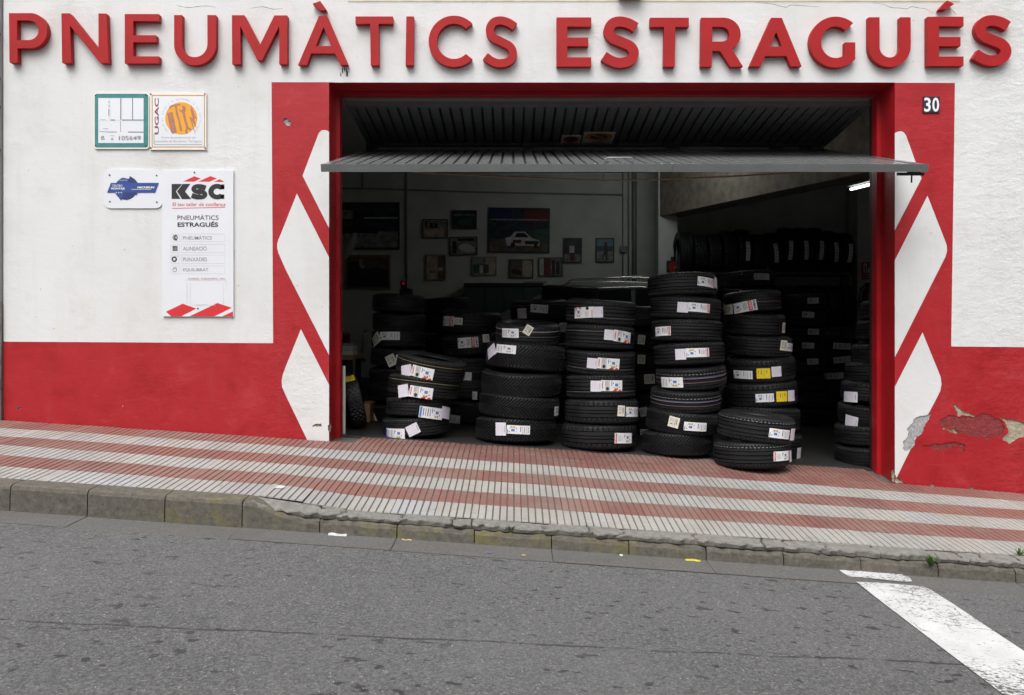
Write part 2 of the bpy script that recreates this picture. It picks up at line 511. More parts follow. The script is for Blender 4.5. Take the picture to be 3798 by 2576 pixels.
def tilemat(name, col, tint):
    m, nt, b = newmat(name)
    oi = N(nt, "ShaderNodeObjectInfo")
    tc = N(nt, "ShaderNodeTexCoord")
    geo = N(nt, "ShaderNodeNewGeometry")
    c = geo.outputs["Position"]
    f = noise(nt, c, 45, 6, 0.7)
    g = noise(nt, c, 2.3, 5, 0.65)
    a = ramp(nt, f, [(0.3, tuple(x*0.86 for x in col)), (0.7, tuple(min(1, x*1.12) for x in col))])
    a = mix(nt, ramp(nt, oi.outputs["Random"], [(0.0, (0.0,)*3), (0.45, (0.25,)*3), (0.8, (0.55,)*3), (0.9, (0.95,)*3), (1.0, (1.0,)*3)]), a, tint)
    r2 = math_(nt, 'FRACT', math_(nt, 'MULTIPLY', oi.outputs["Random"], 37.3))
    a = mix(nt, math_(nt, 'MULTIPLY', mask(nt, r2, 0.55, 1.0), 0.35), a, tuple(x*0.72 for x in col))
    a = mix(nt, math_(nt, 'MULTIPLY', mask(nt, g, 0.44, 0.68), 0.48), a, (0.255, 0.225, 0.195))
    g3 = noise(nt, c, 8.0, 6, 0.75)
    a = mix(nt, math_(nt, 'MULTIPLY', mask(nt, g3, 0.55, 0.68), 0.35), a, tuple(x*0.6 for x in col))
    s = noise(nt, c, 16, 3, 0.5)
    a = mix(nt, math_(nt, 'MULTIPLY', mask(nt, s, 0.70, 0.74), 0.5), a, (0.16, 0.15, 0.14))
    nt.links.new(a, b.inputs["Base Color"])
    b.inputs["Roughness"].default_value = 0.62
    b.inputs["Specular IOR Level"].default_value = 0.35
    bump(nt, b, f, 0.25, 0.002)
    return m
M['tile_w'] = tilemat('pale_tile', (0.385, 0.376, 0.348), (0.365, 0.37, 0.38))
M['tile_r'] = tilemat('red_tile', (0.262, 0.126, 0.103), (0.205, 0.092, 0.082))
M['groove'] = simple('groove_dirt', (0.115, 0.10, 0.087), 0.95, 0, 0.3, 30)
M['groove_r'] = simple('groove_dirt_red', (0.13, 0.085, 0.07), 0.95, 0, 0.4, 30)

def concrete(name, lo, hi, moss=False, scale=28):
    m, nt, b = newmat(name)
    geo = N(nt, "ShaderNodeNewGeometry"); c = geo.outputs["Position"]
    f = noise(nt, c, scale, 8, 0.75)
    g = noise(nt, c, 3.2, 5, 0.65)
    a = ramp(nt, f, [(0.28, lo), (0.72, hi)])
    a = mix(nt, math_(nt, 'MULTIPLY', mask(nt, g, 0.48, 0.7), 0.45), a, tuple(x*0.62 for x in hi))
    pit = noise(nt, c, 70, 3, 0.5)
    a = mix(nt, math_(nt, 'MULTIPLY', mask(nt, pit, 0.66, 0.72), 0.6), a, tuple(x*0.5 for x in lo))
    if moss:   # worn yellow kerb paint that is left in patches
        sep = N(nt, "ShaderNodeSeparateXYZ"); nt.links.new(c, sep.inputs[0])
        y1 = noise(nt, c, 6.0, 6, 0.7)
        xm = math_(nt, 'MULTIPLY', mask(nt, sep.outputs[0], -2.1, -1.7), mask(nt, sep.outputs[0], 1.2, 0.2))
        a = mix(nt, math_(nt, 'MULTIPLY', math_(nt, 'MULTIPLY', mask(nt, y1, 0.50, 0.68), xm), 0.6), a, (0.21, 0.185, 0.045))
    nt.links.new(a, b.inputs["Base Color"])
    b.inputs["Roughness"].default_value = 0.9
    b.inputs["Specular IOR Level"].default_value = 0.2
    bump(nt, b, math_(nt, 'ADD', f, math_(nt, 'MULTIPLY', g, 0.6)), 0.7, 0.012)
    return m
M['kerb'] = concrete('kerb_concrete', (0.070, 0.063, 0.052), (0.185, 0.17, 0.145), True)
M['mortar'] = concrete('cracked_mortar', (0.135, 0.129, 0.117), (0.32, 0.308, 0.282))
M['gutter'] = concrete('gutter_concrete', (0.095, 0.093, 0.089), (0.185, 0.18, 0.172), False, 60)
M['dirt'] = simple('joint_dirt', (0.05, 0.047, 0.04), 0.95, 0, 0.3, 20)

def paintmark():
    m, nt, b = newmat('worn_road_paint')
    geo = N(nt, "ShaderNodeNewGeometry"); c = geo.outputs["Position"]
    mp = N(nt, "ShaderNodeMapping"); mp.inputs["Rotation"].default_value = (0, 0, 0.1); mp.inputs["Scale"].default_value = (1, 1.6, 1)
    nt.links.new(c, mp.inputs["Vector"])
    v = N(nt, "ShaderNodeTexVoronoi"); v.feature = 'DISTANCE_TO_EDGE'; v.inputs["Scale"].default_value = 7.0
    w = N(nt, "ShaderNodeVectorMath", operation='ADD')
    nz = N(nt, "ShaderNodeTexNoise"); nz.inputs["Scale"].default_value = 9; nz.inputs["Detail"].default_value = 5
    nt.links.new(c, nz.inputs["Vector"])
    sc = N(nt, "ShaderNodeVectorMath", operation='SCALE'); sc.inputs["Scale"].default_value = 0.16
    nt.links.new(nz.outputs["Color"], sc.inputs[0]); nt.links.new(mp.outputs[0], w.inputs[0]); nt.links.new(sc.outputs[0], w.inputs[1])
    nt.links.new(w.outputs[0], v.inputs["Vector"])
    gate = mask(nt, noise(nt, c, 3.5, 3, 0.5), 0.47, 0.58)
    crack = math_(nt, 'MULTIPLY', mask(nt, v.outputs["Distance"], 0.030, 0.012), gate)
    gr = noise(nt, mp.outputs[0], 48, 6, 0.7)
    zone = mask(nt, noise(nt, c, 2.6, 4, 0.6), 0.46, 0.62)
    worn = mask(nt, math_(nt, 'ADD', gr, math_(nt, 'MULTIPLY', zone, 0.13)), 0.60, 0.66)
    k = math_(nt, 'MAXIMUM', crack, worn)
    col = mix(nt, k, ramp(nt, noise(nt, c, 6, 4), [(0.3, (0.52, 0.53, 0.53)), (0.7, (0.66, 0.67, 0.67))]), (0.085, 0.085, 0.085))
    nt.links.new(col, b.inputs["Base Color"]); b.inputs["Roughness"].default_value = 0.7
    bump(nt, b, k, -0.4, 0.004)
    return m
M['mark'] = paintmark()

def emit(name, col, s):
    m, nt, b = newmat(name)
    b.inputs["Base Color"].default_value = (*col, 1)
    b.inputs["Emission Color"].default_value = (*col, 1); b.inputs["Emission Strength"].default_value = s
    return m
M['lamp'] = emit('fluorescent_tube', (0.95, 1.0, 1.0), 4.0)
M['lamp2'] = emit('bay_tube', (0.95, 1.0, 0.97), 18.0)
M['led'] = emit('red_led', (1.0, 0.02, 0.05), 0.07)

# ------------------------------------------------------------------ ground levels
def Zw(X): return 0.477 - 0.0716*X - 0.0015*X*X
def drop(X):
    t = min(1, max(0, (X + 1.5)/0.75)); return t*t*(3-2*t)
def Ze(X): return 0.388 - 0.068*X - 0.045*drop(X)
def Zt(X): return 0.479 - 0.0637*X            # workshop floor
def Zr(X): return 0.231 - 0.0712*X            # foot of the kerb
YE, YK, YG = -1.51, -1.65, -1.87              # tile edge, kerb face, gutter edge
def gz(X, Y):
    if Y > 0:
        t = min(1, Y/0.33); return Zw(X)*(1-t)+Zt(X)*t
    t = -Y/1.51
    return Zw(X)*(1-t)+Ze(X)*t
RS = 0.012
def Zroad(X, Y): return Zr(X)-0.004 + RS*(YG-Y)
def on_road(px, py):
    dx = (px-CX)/F; dz = -(py-CY)/F
    # CZ+dz t = .227 -.0712 dx t + RS*(YG+D-t)
    t = (0.227 + RS*(YG+D) - CZ)/(dz + 0.0712*dx + RS)
    return Vector((dx*t, -D+t, CZ+dz*t))
_a, _b = on_road(0, 2296), on_road(3595, 2467)
_s = (_b.y-_a.y)/(_b.x-_a.x)
JOINT = (_s, _a.y-_s*_a.x)

# ------------------------------------------------------------------ road, gutter, kerb, pavement
mb = MB()
xs = [-40, -12, -6, -3, 0, 3, 6, 12, 40]; ys = [YG+0.004, -3, -4.5, -6.5, -9.2]
vs = [(x, y, Zroad(x, y)) for y in ys for x in xs]; n = len(xs)
mb.add(vs, [(j*n+i, (j+1)*n+i, (j+1)*n+i+1, j*n+i+1) for j in range(len(ys)-1) for i in range(n-1)])
road = mb.build('road', asphalt()); tag(road, kind='structure')
ground = MB().add([(-60,-60,-6),(60,-60,-6),(60,60,-6),(-60,60,-6)], [(0,1,2,3)]).build('ground', M['dirt']); tag(ground, kind='structure')

def sheet(mb, x0, x1, ya, yb, za, zb, n, mat=0):
    vs = []
    for i in range(n+1):
        x = x0+(x1-x0)*i/n
        vs += [(x, ya, za(x)), (x, yb, zb(x))]
    mb.add(vs, [(2*i, 2*i+2, 2*i+3, 2*i+1) for i in range(n)], mat)

mb = MB(); sheet(mb, -14, 14, YG, YK+0.1, lambda x: Zr(x)-0.012, lambda x: Zr(x)-0.012, 20)
gut = mb.build('gutter', M['dirt']); tag(gut, kind='structure')
GL = 0.86
for k in range(-8, 8):
    x0 = -1.50+GL*k; x1 = x0+GL-0.004
    mb = MB(); j = random.uniform(-0.002, 0.002)
    sheet(mb, x0, x1, YG+random.uniform(-0.003, 0.003), YK+0.02, lambda x: Zr(x)-0.002+j, lambda x: Zr(x)+0.001+j, 4)
    mb.build('gutter_slab', M['gutter'], gut)

# kerb bed and stones
mb = MB(); sheet(mb, -14, 14, YK+0.012, YE+0.02, lambda x: Zr(x)+0.06, lambda x: Zr(x)+0.06, 20)
kerb = mb.build('kerb', M['dirt']); tag(kerb, kind='structure')
KL = 0.43
def kerbtop(X):       # full height at the left, lowered for the driveway
    t = min(1, max(0, (X+1.50)/0.36)); t = t*t*(3-2*t)
    full = Ze(X)-0.004; low = Zr(X)+0.074
    return full*(1-t)+min(full, low)*t
for k in range(-12, 15):
    x0 = -1.50+KL*k+0.003; x1 = x0+KL-0.006
    n = 10; rnd = random.Random(100+k); mb = MB(); rows = []
    low = k >= 1
    for i in range(n+1):
        x = x0+(x1-x0)*i/n
        zt = kerbtop(x); zb = Zr(x)-0.02
        e = 0.012 if 0 < i < n else 0.006
        jj = rnd.uniform(-0.004, 0.004) if low or k == 0 else rnd.uniform(-0.002, 0.002)
        back = YE+0.004
        ws = 0.004 if i in (0, n) else 0
        rows.append([(x, YK+ws, zb), (x, YK+0.006+ws, zt-0.024+jj), (x, YK+0.014+ws+abs(jj), zt-0.007+jj*0.7), (x, YK+0.032+abs(jj)*2, zt+jj*0.4), (x, back, zt+(0.004 if not low else 0)), (x, back, zb)])
    m = 6
    vs = [p for r in rows for p in r]
    fs = []
    for i in range(n):
        for j in range(m-1):
            fs.append((i*m+j, (i+1)*m+j, (i+1)*m+j+1, i*m+j+1))
    fs.append(tuple(range(m-1, -1, -1))); fs.append(tuple(n*m+j for j in range(m)))
    mb.add(vs, fs)
    mb.build('kerb_stone', M['kerb'], kerb)

# cracked mortar bed between the lowered kerb and the tiles: irregular slabs with open cracks
rnd = random.Random(5)
cuts = [-1.46, -1.07]
x = -1.07
while x < 3.9:
    x += rnd.choice([0.16, 0.22, 0.30, 0.36, 0.13, 0.26]) * rnd.uniform(0.85, 1.2)
    cuts.append(x)
def crackline(x):
    r = random.Random(int(x*1000))
    pts = []
    for i in range(6):
        t = i/5
        pts.append((x+r.uniform(-0.022, 0.022)+(r.uniform(-0.05, 0.05) if i == 0 else 0), t))
    return pts
lines = [crackline(c) for c in cuts]
def slab(L, R, gap=0.0042):
    outline = []
    r = random.Random(int(L[0][0]*977))
    nf = max(4, int((R[0][0]-L[0][0])/0.03))
    def yt(t): return YK+0.020+(YE-0.002-YK-0.020)*t
    front = []
    for i in range(nf+1):
        x = L[0][0]+gap+(R[0][0]-L[0][0]-2*gap)*i/nf
        front.append((x, YK+0.012+r.uniform(-0.012, 0.026)))
    right = [(p[0]-gap, yt(p[1])) for p in R[1:]]
    left = [(p[0]+gap, yt(p[1])) for p in L[1:]][::-1]
    poly = front+right+left
    dz = r.uniform(-0.004, 0.007); tl = r.uniform(-0.025, 0.025)
    xm = (L[0][0]+R[0][0])/2
    def top(x, y):
        t = (y-YK)/(YE-YK)
        ramp_ = 1-min(1, max(0, (x+1.50)/0.40))
        return (Zr(x)+0.104)*(1-t)+(Ze(x)-0.004)*t+dz+tl*(x-xm) - 0.0*ramp_
    v, t = flat([poly])
    m = MB()
    fs = []
    for f in t:
        a, b, c = (v[i] for i in f)
        fs.append(f if (b[0]-a[0])*(c[1]-a[1])-(b[1]-a[1])*(c[0]-a[0]) > 0 else f[::-1])
    cxm = sum(p[0] for p in poly)/len(poly); cym = sum(p[1] for p in poly)/len(poly)
    ins = [(p[0]+(cxm-p[0])*0.05, p[1]+(cym-p[1])*0.10) for p in poly]
    v2, t2 = flat([ins]); fs2 = []
    for f in t2:
        a, b, c = (v2[i] for i in f)
        fs2.append(f if (b[0]-a[0])*(c[1]-a[1])-(b[1]-a[1])*(c[0]-a[0]) > 0 else f[::-1])
    m.add([(p[0], p[1], top(*p)) for p in v2], fs2)
    nn = len(poly)
    ring = [(p[0], p[1], top(*p)) for p in ins]+[(p[0], p[1], top(*p)-0.006-r.uniform(0, 0.003)) for p in poly]+[(p[0]+(cxm-p[0])*0.03, p[1]+(cym-p[1])*0.22, max(kerbtop(p[0]), Zr(p[0])+0.06)+(0.004 if p[1] < YK+0.05 else -0.03)) for p in poly]
    m.add(ring, [(k*nn+i+nn, k*nn+(i+1) % nn+nn, k*nn+(i+1) % nn, k*nn+i) for k in (0, 1) for i in range(nn)])
    return m.build('mortar_slab', M['mortar'], kerb)
for a, b in zip(lines[:-1], lines[1:]): slab(a, b)

# pavement bed and tiles
mb = MB()
for (ya, yb) in ((YE, 0.0), (0.0, 0.34)):
    sheet(mb, -14 if yb == 0 else -1.385, 14 if yb == 0 else 2.898, ya, yb, lambda x, y=ya: gz(x, y)-0.012, lambda x, y=yb: gz(x, y)-0.012, 30)
pave = mb.build('pavement', M['groove']); tag(pave, kind='structure')
TS = 0.25
def tile_mesh(name, mat, gmat, d=TS, cross=False):
    mb = MB(); w = TS-0.0016; nb = 6; bw = w/nb; g = 0.0036; dep = 0.0052
    cuts = [(-d/2+0.0008, d/2-0.0008)] if not cross else [(-d/2+0.0008, -0.002), (0.002, d/2-0.0008)]
    x0 = -w/2
    mb.add([(x0, -d/2+0.0008, -dep), (x0+w, -d/2+0.0008, -dep), (x0+w, d/2-0.0008, -dep), (x0, d/2-0.0008, -dep)], [(0, 1, 2, 3)], 1)
    for (ya, yb) in cuts:
        for i in range(nb):
            a = x0+i*bw+(g if i else 0.0008); b = x0+(i+1)*bw-(g if i < nb-1 else 0.0008)
            c = 0.0013
            top = [(a+c, ya+c, 0), (b-c, ya+c, 0), (b-c, yb-c, 0), (a+c, yb-c, 0)]
            bot = [(a, ya, -dep), (b, ya, -dep), (b, yb, -dep), (a, yb, -dep)]
            mb.add(top+bot, [(0, 1, 2, 3), (4, 5, 1, 0), (5, 6, 2, 1), (6, 7, 3, 2), (7, 4, 0, 3)], 0)
    me = bpy.data.meshes.new(name); me.from_pydata(mb.v, [], mb.f)
    me.materials.append(mat); me.materials.append(gmat); me.polygons.foreach_set("material_index", mb.m); me.update()
    return me
T_w = tile_mesh('pale_tile', M['tile_w'], M['groove'])
T_r = tile_mesh('red_tile', M['tile_r'], M['groove'])
T_rb = tile_mesh('red_tile_crossed', M['tile_r'], M['groove_r'], TS, True)
T_rs = tile_mesh('red_tile_half', M['tile_r'], M['groove_r'], 0.165, False)
def lay(me, x, y, name):
    e = 0.05
    tx = Vector((2*e, 0, gz(x+e, y)-gz(x-e, y))).normalized()
    ty = Vector((0, 2*e, gz(x, y+e)-gz(x, y-e))) if not (abs(y) < 0.05) else Vector((0, 2*e, gz(x, y)-gz(x, y-2*e)))
    ty = ty.normalized(); nz = tx.cross(ty).normalized(); ty = nz.cross(tx)
    R = Matrix((tx, ty, nz)).transposed().to_4x4()
    o = bpy.data.objects.new(name, me)
    R = R @ Matrix.Rotation(random.gauss(0, 0.0018), 4, 'Z') @ Matrix.Rotation(random.gauss(0, 0.002), 4, 'Y')
    o.matrix_local = Matrix.Translation((x, y, gz(x, y)+random.gauss(0, 0.0009)-0.0005)) @ R
    link(o, pave)
    return o
for r in range(6):
    for i in range(-17, 18):
        x = i*TS-0.07+(0.0 if r % 2 else 0.0)
        y = YE+TS*(r+0.5)+0.004*(r)*0
        if y+TS/2 > 0.005: y = min(y, 0.0)
        me = T_w if r % 2 == 0 else T_r
        if r == 5 and -1.45 < x < 2.95: me = T_rb
        lay(me, x, y, 'red_tile' if r % 2 else 'pale_tile')
for r in range(2):
    for i in range(-5, 12):
        x = i*TS-0.07
        if x-TS/2 < -1.385 or x+TS/2 > 2.90: continue
        lay(T_rs, x, 0.0825+0.165*r+0.002, 'red_tile')

# worn road paint
mb = MB()
def road_poly(pts, h):
    q = [on_road(*p) for p in pts]
    v, t = flat([[(p.x, p.y) for p in q]])
    zz = lambda x, y: (Zroad(x, y) if y < YG else Zr(x)-0.002)+h
    fs = []
    for f in t:
        a, b, c = (v[i] for i in f)
        fs.append(f if (b[0]-a[0])*(c[1]-a[1])-(b[1]-a[1])*(c[0]-a[0]) > 0 else f[::-1])
    m = MB(); m.add([(p[0], p[1], zz(*p)) for p in v], fs); return m
o = road_poly([(3176, 2161), (3250, 2164), (3330, 2170), (3385, 2175), (3430, 2181), (3452, 2189), (3530, 2238), (3640, 2312), (3798, 2417), (4100, 2620), (4300, 2760), (4000, 2800), (3719, 2576), (3560, 2455), (3400, 2333), (3260, 2226)], 0.004).build('road_marking', M['mark']); tag(o, kind='structure')
o = road_poly([(3101, 2110), (3186, 2117), (3250, 2122), (3344, 2130), (3350, 2140), (3372, 2146), (3384, 2160), (3365, 2162), (3321, 2159), (3228, 2149), (3147, 2142), (3125, 2128)], 0.005).build('road_marking', M['mark']); tag(o, kind='structure')

# ------------------------------------------------------------------ facade
XL, XR = -1.385, 2.898
WT = 4.7
LINT = W(0, 305)[1]
wx0, wx1 = W(13, 0)[0], 6.6
wall_rect = [(wx0, -0.4), (wx1, -0.4), (wx1, WT), (wx0, WT)]
opening = [(XL, -0.5), (XR, -0.5), (XR, LINT), (XL, LINT)]
def WP(pts): return [W(*p) for p in pts]
redL = WP([(1007, 304), (1240, 304), (1240, 1900), (-30, 1900), (-30, 1266), (1013, 1272)])
redR = WP([(3300, 306), (3542, 306.5), (3535, 800), (3528, 1284), (5200, 1300), (5200, 2400), (3300, 2400)])
whites = [
    WP([(1230, 488), (1218, 487), (1213, 483), (1203, 481), (1192, 483), (1183, 492), (1178, 504), (1122, 651), (1221, 846), (1230, 864)]),
    WP([(1101, 717), (1042, 866), (1032, 888), (1028, 905), (1028, 919), (1032, 936), (1060, 1000), (1222, 1319), (1232, 1339), (1232, 977), (1221, 955)]),
    WP([(1116, 1220), (1060, 1358), (1049, 1388), (1044.5, 1411), (1046.5, 1435), (1056, 1458), (1141, 1634), (1180, 1715), (1232, 1715), (1232, 1450), (1222, 1430)]),
    WP([(3310, 496), (3324, 490), (3332, 487), (3344, 486), (3353, 491), (3361, 503), (3418, 661), (3320, 851), (3310, 871)]),
    WP([(3440, 725), (3503, 886), (3511, 908), (3513, 928), (3507, 951), (3460, 1044), (3316, 1330), (3308, 1346), (3308, 986), (3319.6, 963)]),
    WP([(3421.6, 1232), (3480, 1375), (3489, 1398), (3492, 1423), (3488, 1448), (3470, 1484), (3420, 1578), (3327, 1768), (3300, 1830), (3300, 1470), (3316, 1440)]),
]
def C4(pts): return [(3200+x/3.152, 1400+y/3.152) for x, y in pts]
chips = [
    ('plaster_grey', C4([(735,440),(795,425),(765,490),(735,540),(715,570),(705,620),(690,650),(640,690),(600,715),(606,745),(610,780),(585,815),(560,830),(530,852),(500,862),(475,848),(462,820),(475,790),(470,750),(500,725),(520,700),(522,665),(535,630),(516,604),(545,565),(580,540),(592,500),(610,470),(660,452)])),
    ('plaster', C4([(1060,312),(1085,314),(1105,330),(1140,365),(1190,400),(1240,412),(1290,436),(1308,450),(1298,462),(1250,445),(1200,440),(1150,436),(1122,455),(1108,450),(1100,400),(1075,350)])),
    ('old_red', C4([(885,505),(930,478),(1000,442),(1060,440),(1125,462),(1210,447),(1300,466),(1345,440),(1390,420),(1480,425),(1530,455),(1585,480),(1640,540),(1660,600),(1640,650),(1620,690),(1560,680),(1500,692),(1480,712),(1450,735),(1420,705),(1360,690),(1300,700),(1240,672),(1190,650),(1150,640),(1100,620),(1060,590),(1000,570),(940,568),(905,535)])),
    ('plaster', C4([(920,575),(960,580),(1010,600),(1050,612),(1075,560),(1095,570),(1110,600),(1150,625),(1180,645),(1140,640),(1095,640),(1080,655),(1030,635),(980,610),(940,600)])),
    ('plaster', C4([(1592,470),(1620,462),(1660,478),(1740,486),(1800,500),(1850,512),(1900,540),(2000,560),(2040,600),(2000,650),(1900,690),(1850,700),(1800,712),(1760,745),(1710,775),(1690,745),(1640,735),(1625,710),(1650,680),(1700,640),(1690,590),(1670,540),(1640,500)])),
    ('old_red', C4([(680,782),(760,798),(850,768),(930,770),(1000,757),(1100,752),(1190,778),(1212,800),(1180,815),(1195,850),(1185,885),(1155,860),(1140,800),(1080,790),(1060,830),(1010,820),(980,850),(960,835),(900,838),(895,862),(850,850),(820,812),(740,808)])),
    ('plaster', C4([(345,1088),(380,1092),(376,1130),(388,1160),(430,1180),(468,1200),(472,1240),(430,1222),(390,1232),(352,1222),(348,1190),(340,1150)])),
    ('plaster', C4([(795,1245),(830,1240),(845,1262),(820,1275),(795,1265)])),
    ('plaster', C4([(1245,1275),(1280,1272),(1300,1292),(1275,1302),(1245,1295)])),
    ('plaster', [(1160,1576),(1176,1571),(1192,1572),(1194,1579),(1176,1582),(1160,1580)]),
    ('plaster_grey', [(1051,440),(1060,436),(1066,443),(1074,447),(1082,452),(1076,460),(1078,468),(1066,466),(1058,458),(1052,452)]),
    ('plaster', [(1216,1578),(1226,1565),(1226,1600),(1217,1596)]),
    ('plaster_grey', [(66,1510),(74,1508),(80,1514),(72,1518),(62,1518)]),
]
def rough_edge(pts, seed, amp=2.0):
    r = random.Random(seed); out = []
    for i, p in enumerate(pts):
        q = pts[(i+1) % len(pts)]; L = math.hypot(q[0]-p[0], q[1]-p[1]); k = max(1, int(L/4))
        for j in range(k):
            out.append((p[0]+(q[0]-p[0])*j/k+r.uniform(-amp, amp), p[1]+(q[1]-p[1])*j/k+r.uniform(-amp, amp)))
    return out
cracks = [[(2800,8),(2833,11),(2865,14),(2914,26),(2932,18),(2963,19),(3000,22),(3035,24)],
          [(3238,10),(3277,15),(3303,27),(3340,29),(3365,32),(3380,24),(3410,29),(3431,31),(3447,40),(3462,49)],
          [(3527,33),(3538,42),(3547,54)], [(655,20),(695,27),(730,24),(764,21),(800,26)], [(930,30),(975,24),(1010,33),(1048,31)]]  # the last two follow relief ridges in the render, drawn as dark cracks
chipw = [(m, WP(rough_edge(p, i))) for i, (m, p) in enumerate(chips)]
for i, cr in enumerate(cracks):
    cc_ = catmull(cr, 3); wd = [0.8+1.3*math.sin(math.pi*k/(len(cc_)-1))*(0.6+0.4*math.sin(k*2.3)) for k in range(len(cc_))]
    chipw.append(('crack', WP(stroke(cc_, wd))))
for i, (x_, y0_, y1_) in enumerate(((1268,250,272),(1276,249,264),(1283,252,284),(1287,262,284),(1262,268,283))):  # small dark graffiti smudges under the accented letter
    chipw.append(('smudge', WP([(x_,y0_),(x_+3.5,y0_+2),(x_+4,y1_),(x_+1,y1_-2)])))
polys = [wall_rect, opening, redL, redR]+whites+[c for _, c in chipw]
grid = []
v, t = cdt(polys, 1e-5)
facade = empty('shop_building', (0.75, 0, 0.4))
tag(facade, 'white rendered shop front with red painted bands and white diamonds', 'building')
mb = MB(); fs0, fs1 = [], []
for f in t:
    c = (sum(v[i][0] for i in f)/3, sum(v[i][1] for i in f)/3)
    if not inside(c, wall_rect) or inside(c, opening): continue
    if any(inside(c, q) for _, q in chipw): continue
    a, b, cc = (v[i] for i in f)
    f = f if (b[0]-a[0])*(cc[1]-a[1])-(b[1]-a[1])*(cc[0]-a[0]) > 0 else f[::-1]
    isred = (inside(c, redL) or inside(c, redR)) and not any(inside(c, q) for q in whites)
    (fs1 if isred else fs0).append(f)
mb.add([(p[0], 0, p[1]) for p in v], fs0, 0)
n0 = len(mb.v)
mb.add([(p[0], 0, p[1]) for p in v], fs1, 1)
# inner face, ends
for (a, b, c, d) in (((XL,-.4),(wx0,-.4),(wx0,WT),(XL,WT)), ((wx1,-.4),(XR,-.4),(XR,WT),(wx1,WT)), ((XR,LINT),(XL,LINT),(XL,WT),(XR,WT))):
    mb.add([(p[0], 0.33, p[1]) for p in (a, b, c, d)], [(0,1,2,3)], 0)
mb.add([(wx0,0,-.4),(wx0,.33,-.4),(wx0,.33,WT),(wx0,0,WT)], [(3,2,1,0)], 0)
mb.add([(wx1,0,-.4),(wx1,.33,-.4),(wx1,.33,WT),(wx1,0,WT)], [(0,1,2,3)], 0)
mb.add([(wx0,0,WT),(wx0,.33,WT),(wx1,.33,WT),(wx1,0,WT)], [(3,2,1,0)], 0)
mb.build('wall', [M['white'], M['red']], facade)
for i, (m, c) in enumerate(chipw):
    mm = MB(); vv, tt = flat([c]); dpt = 0.007 if m != 'old_red' else 0.003
    fs = []
    for f in tt:
        a, b, cc = (vv[k] for k in f)
        fs.append(f if (b[0]-a[0])*(cc[1]-a[1])-(b[1]-a[1])*(cc[0]-a[0]) > 0 else f[::-1])
    mm.add([(p[0], dpt+0.0006*i, p[1]) for p in vv], fs)
    nn = len(c); ar = sum(c[k][0]*c[(k+1)%nn][1]-c[(k+1)%nn][0]*c[k][1] for k in range(nn)); q = c if ar > 0 else c[::-1]
    mm.add([(p[0], 0, p[1]) for p in q]+[(p[0], dpt+0.0006*i, p[1]) for p in q], [(k, (k+1)%nn, (k+1)%nn+nn, k+nn) for k in range(nn)])
    mm.build({'crack': 'crack', 'smudge': 'smudge_mark'}.get(m, 'bare_patch'), M[m], facade)
# reveals
mb = MB()
mb.add([(XL,0,-.4),(XL,.33,-.4),(XL,.33,LINT),(XL,0,LINT)], [(0,1,2,3)])
mb.build('left_jamb', M['jamb'], facade)['label'] = 'red door jamb beside the wall signs'
mb = MB(); mb.add([(XR,0,-.4),(XR,.33,-.4),(XR,.33,LINT),(XR,0,LINT)], [(3,2,1,0)])
mb.build('right_jamb', M['jamb'], facade)['label'] = 'red door jamb under the house number'
mb = MB(); mb.add([(XL,0,LINT),(XR,0,LINT),(XR,.33,LINT),(XL,.33,LINT)], [(3,2,1,0)])
mb.build('lintel_soffit', M['jamb'], facade)
for s, X in ((1, XL), (-1, XR)):
    mb = MB(); mb.box((min(X, X+s*0.032), 0.235, Zt(X)-0.05), (max(X, X+s*0.032), 0.325, LINT-0.002))
    mb.build('frame_post', M['jamb'], facade)
    tw = 0.012 if s > 0 else 0.03
    mb = MB(); mb.box((min(X, X+s*tw), 0.331, Zt(X)-0.05), (max(X, X+s*tw), 0.37, LINT-0.02))
    mb.build('door_track', M['blackmetal'], facade)
mb = MB(); mb.box((XL+0.034, 0.24, LINT-0.028), (XR-0.034, 0.322, LINT-0.002)); mb.build('frame_header', M['jamb'], facade)
mb = MB(); mb.box((XL+0.05, 0.331, LINT-0.05), (XR-0.05, 0.36, LINT-0.03)); mb.build('light_strip', M['pipe'], facade)
mb = MB(); sheet(mb, XL+0.033, XR-0.033, 0.318, 0.372, lambda x: Zt(x)+0.004, lambda x: Zt(x)+0.004, 6); sheet(mb, XL+0.033, XR-0.033, 0.3175, 0.318, lambda x: Zt(x)-0.02, lambda x: Zt(x)+0.004, 6)
mb.build('threshold_strip', M['doorback'], facade)
mb = MB()
zc = W(0, 5)[1]
mb.box((W(1290,0)[0], -0.004, zc), (W(3560,0)[0], -0.0005, WT)); mb.build('cream_band', M['cream'], facade)
mb = MB(); mb.bbox((W(2290,0)[0], -0.09, W(0,-2)[1]), (W(2375,0)[0], -0.005, WT-0.4), 0.01); mb.build('shade_block', M['blackmetal'], facade)  # invented black block standing in for a shadowed underside at the top

# neighbour
nb_ = empty('neighbouring_house', (-4.4, 0, Zw(-4.0)))
tag(nb_, 'sliver of the grey neighbouring house with stone base beside the shop', 'building')
mb = MB(); mb.box((-9, -0.005, 0.2), (W(3,0)[0]-0.004, 0.6, 5.2)); mb.build('wall', M['neigh'], nb_)
mb = MB(); mb.box((-9, -0.03, 0.1), (W(11,0)[0]-0.002, -0.006, W(0,1117)[1])); mb.build('stone_base', M['neigh_base'], nb_)
for py in (128, 293, 398, 558):
    c = W(-5, py); mb = MB(); mb.bbox((c[0]-0.02, -0.075, c[1]-0.012), (c[0]+0.02, -0.006, c[1]+0.012), 0.004); mb.build('pipe_clip', M['blackmetal'], nb_)
c = W(-14, 0)[0]; mb = MB(); mb.tube([(c, -0.055, W(0,1100)[1]), (c, -0.055, 5.2)], 0.022, 12); mb.build('drainpipe', M['neigh'], nb_, True)

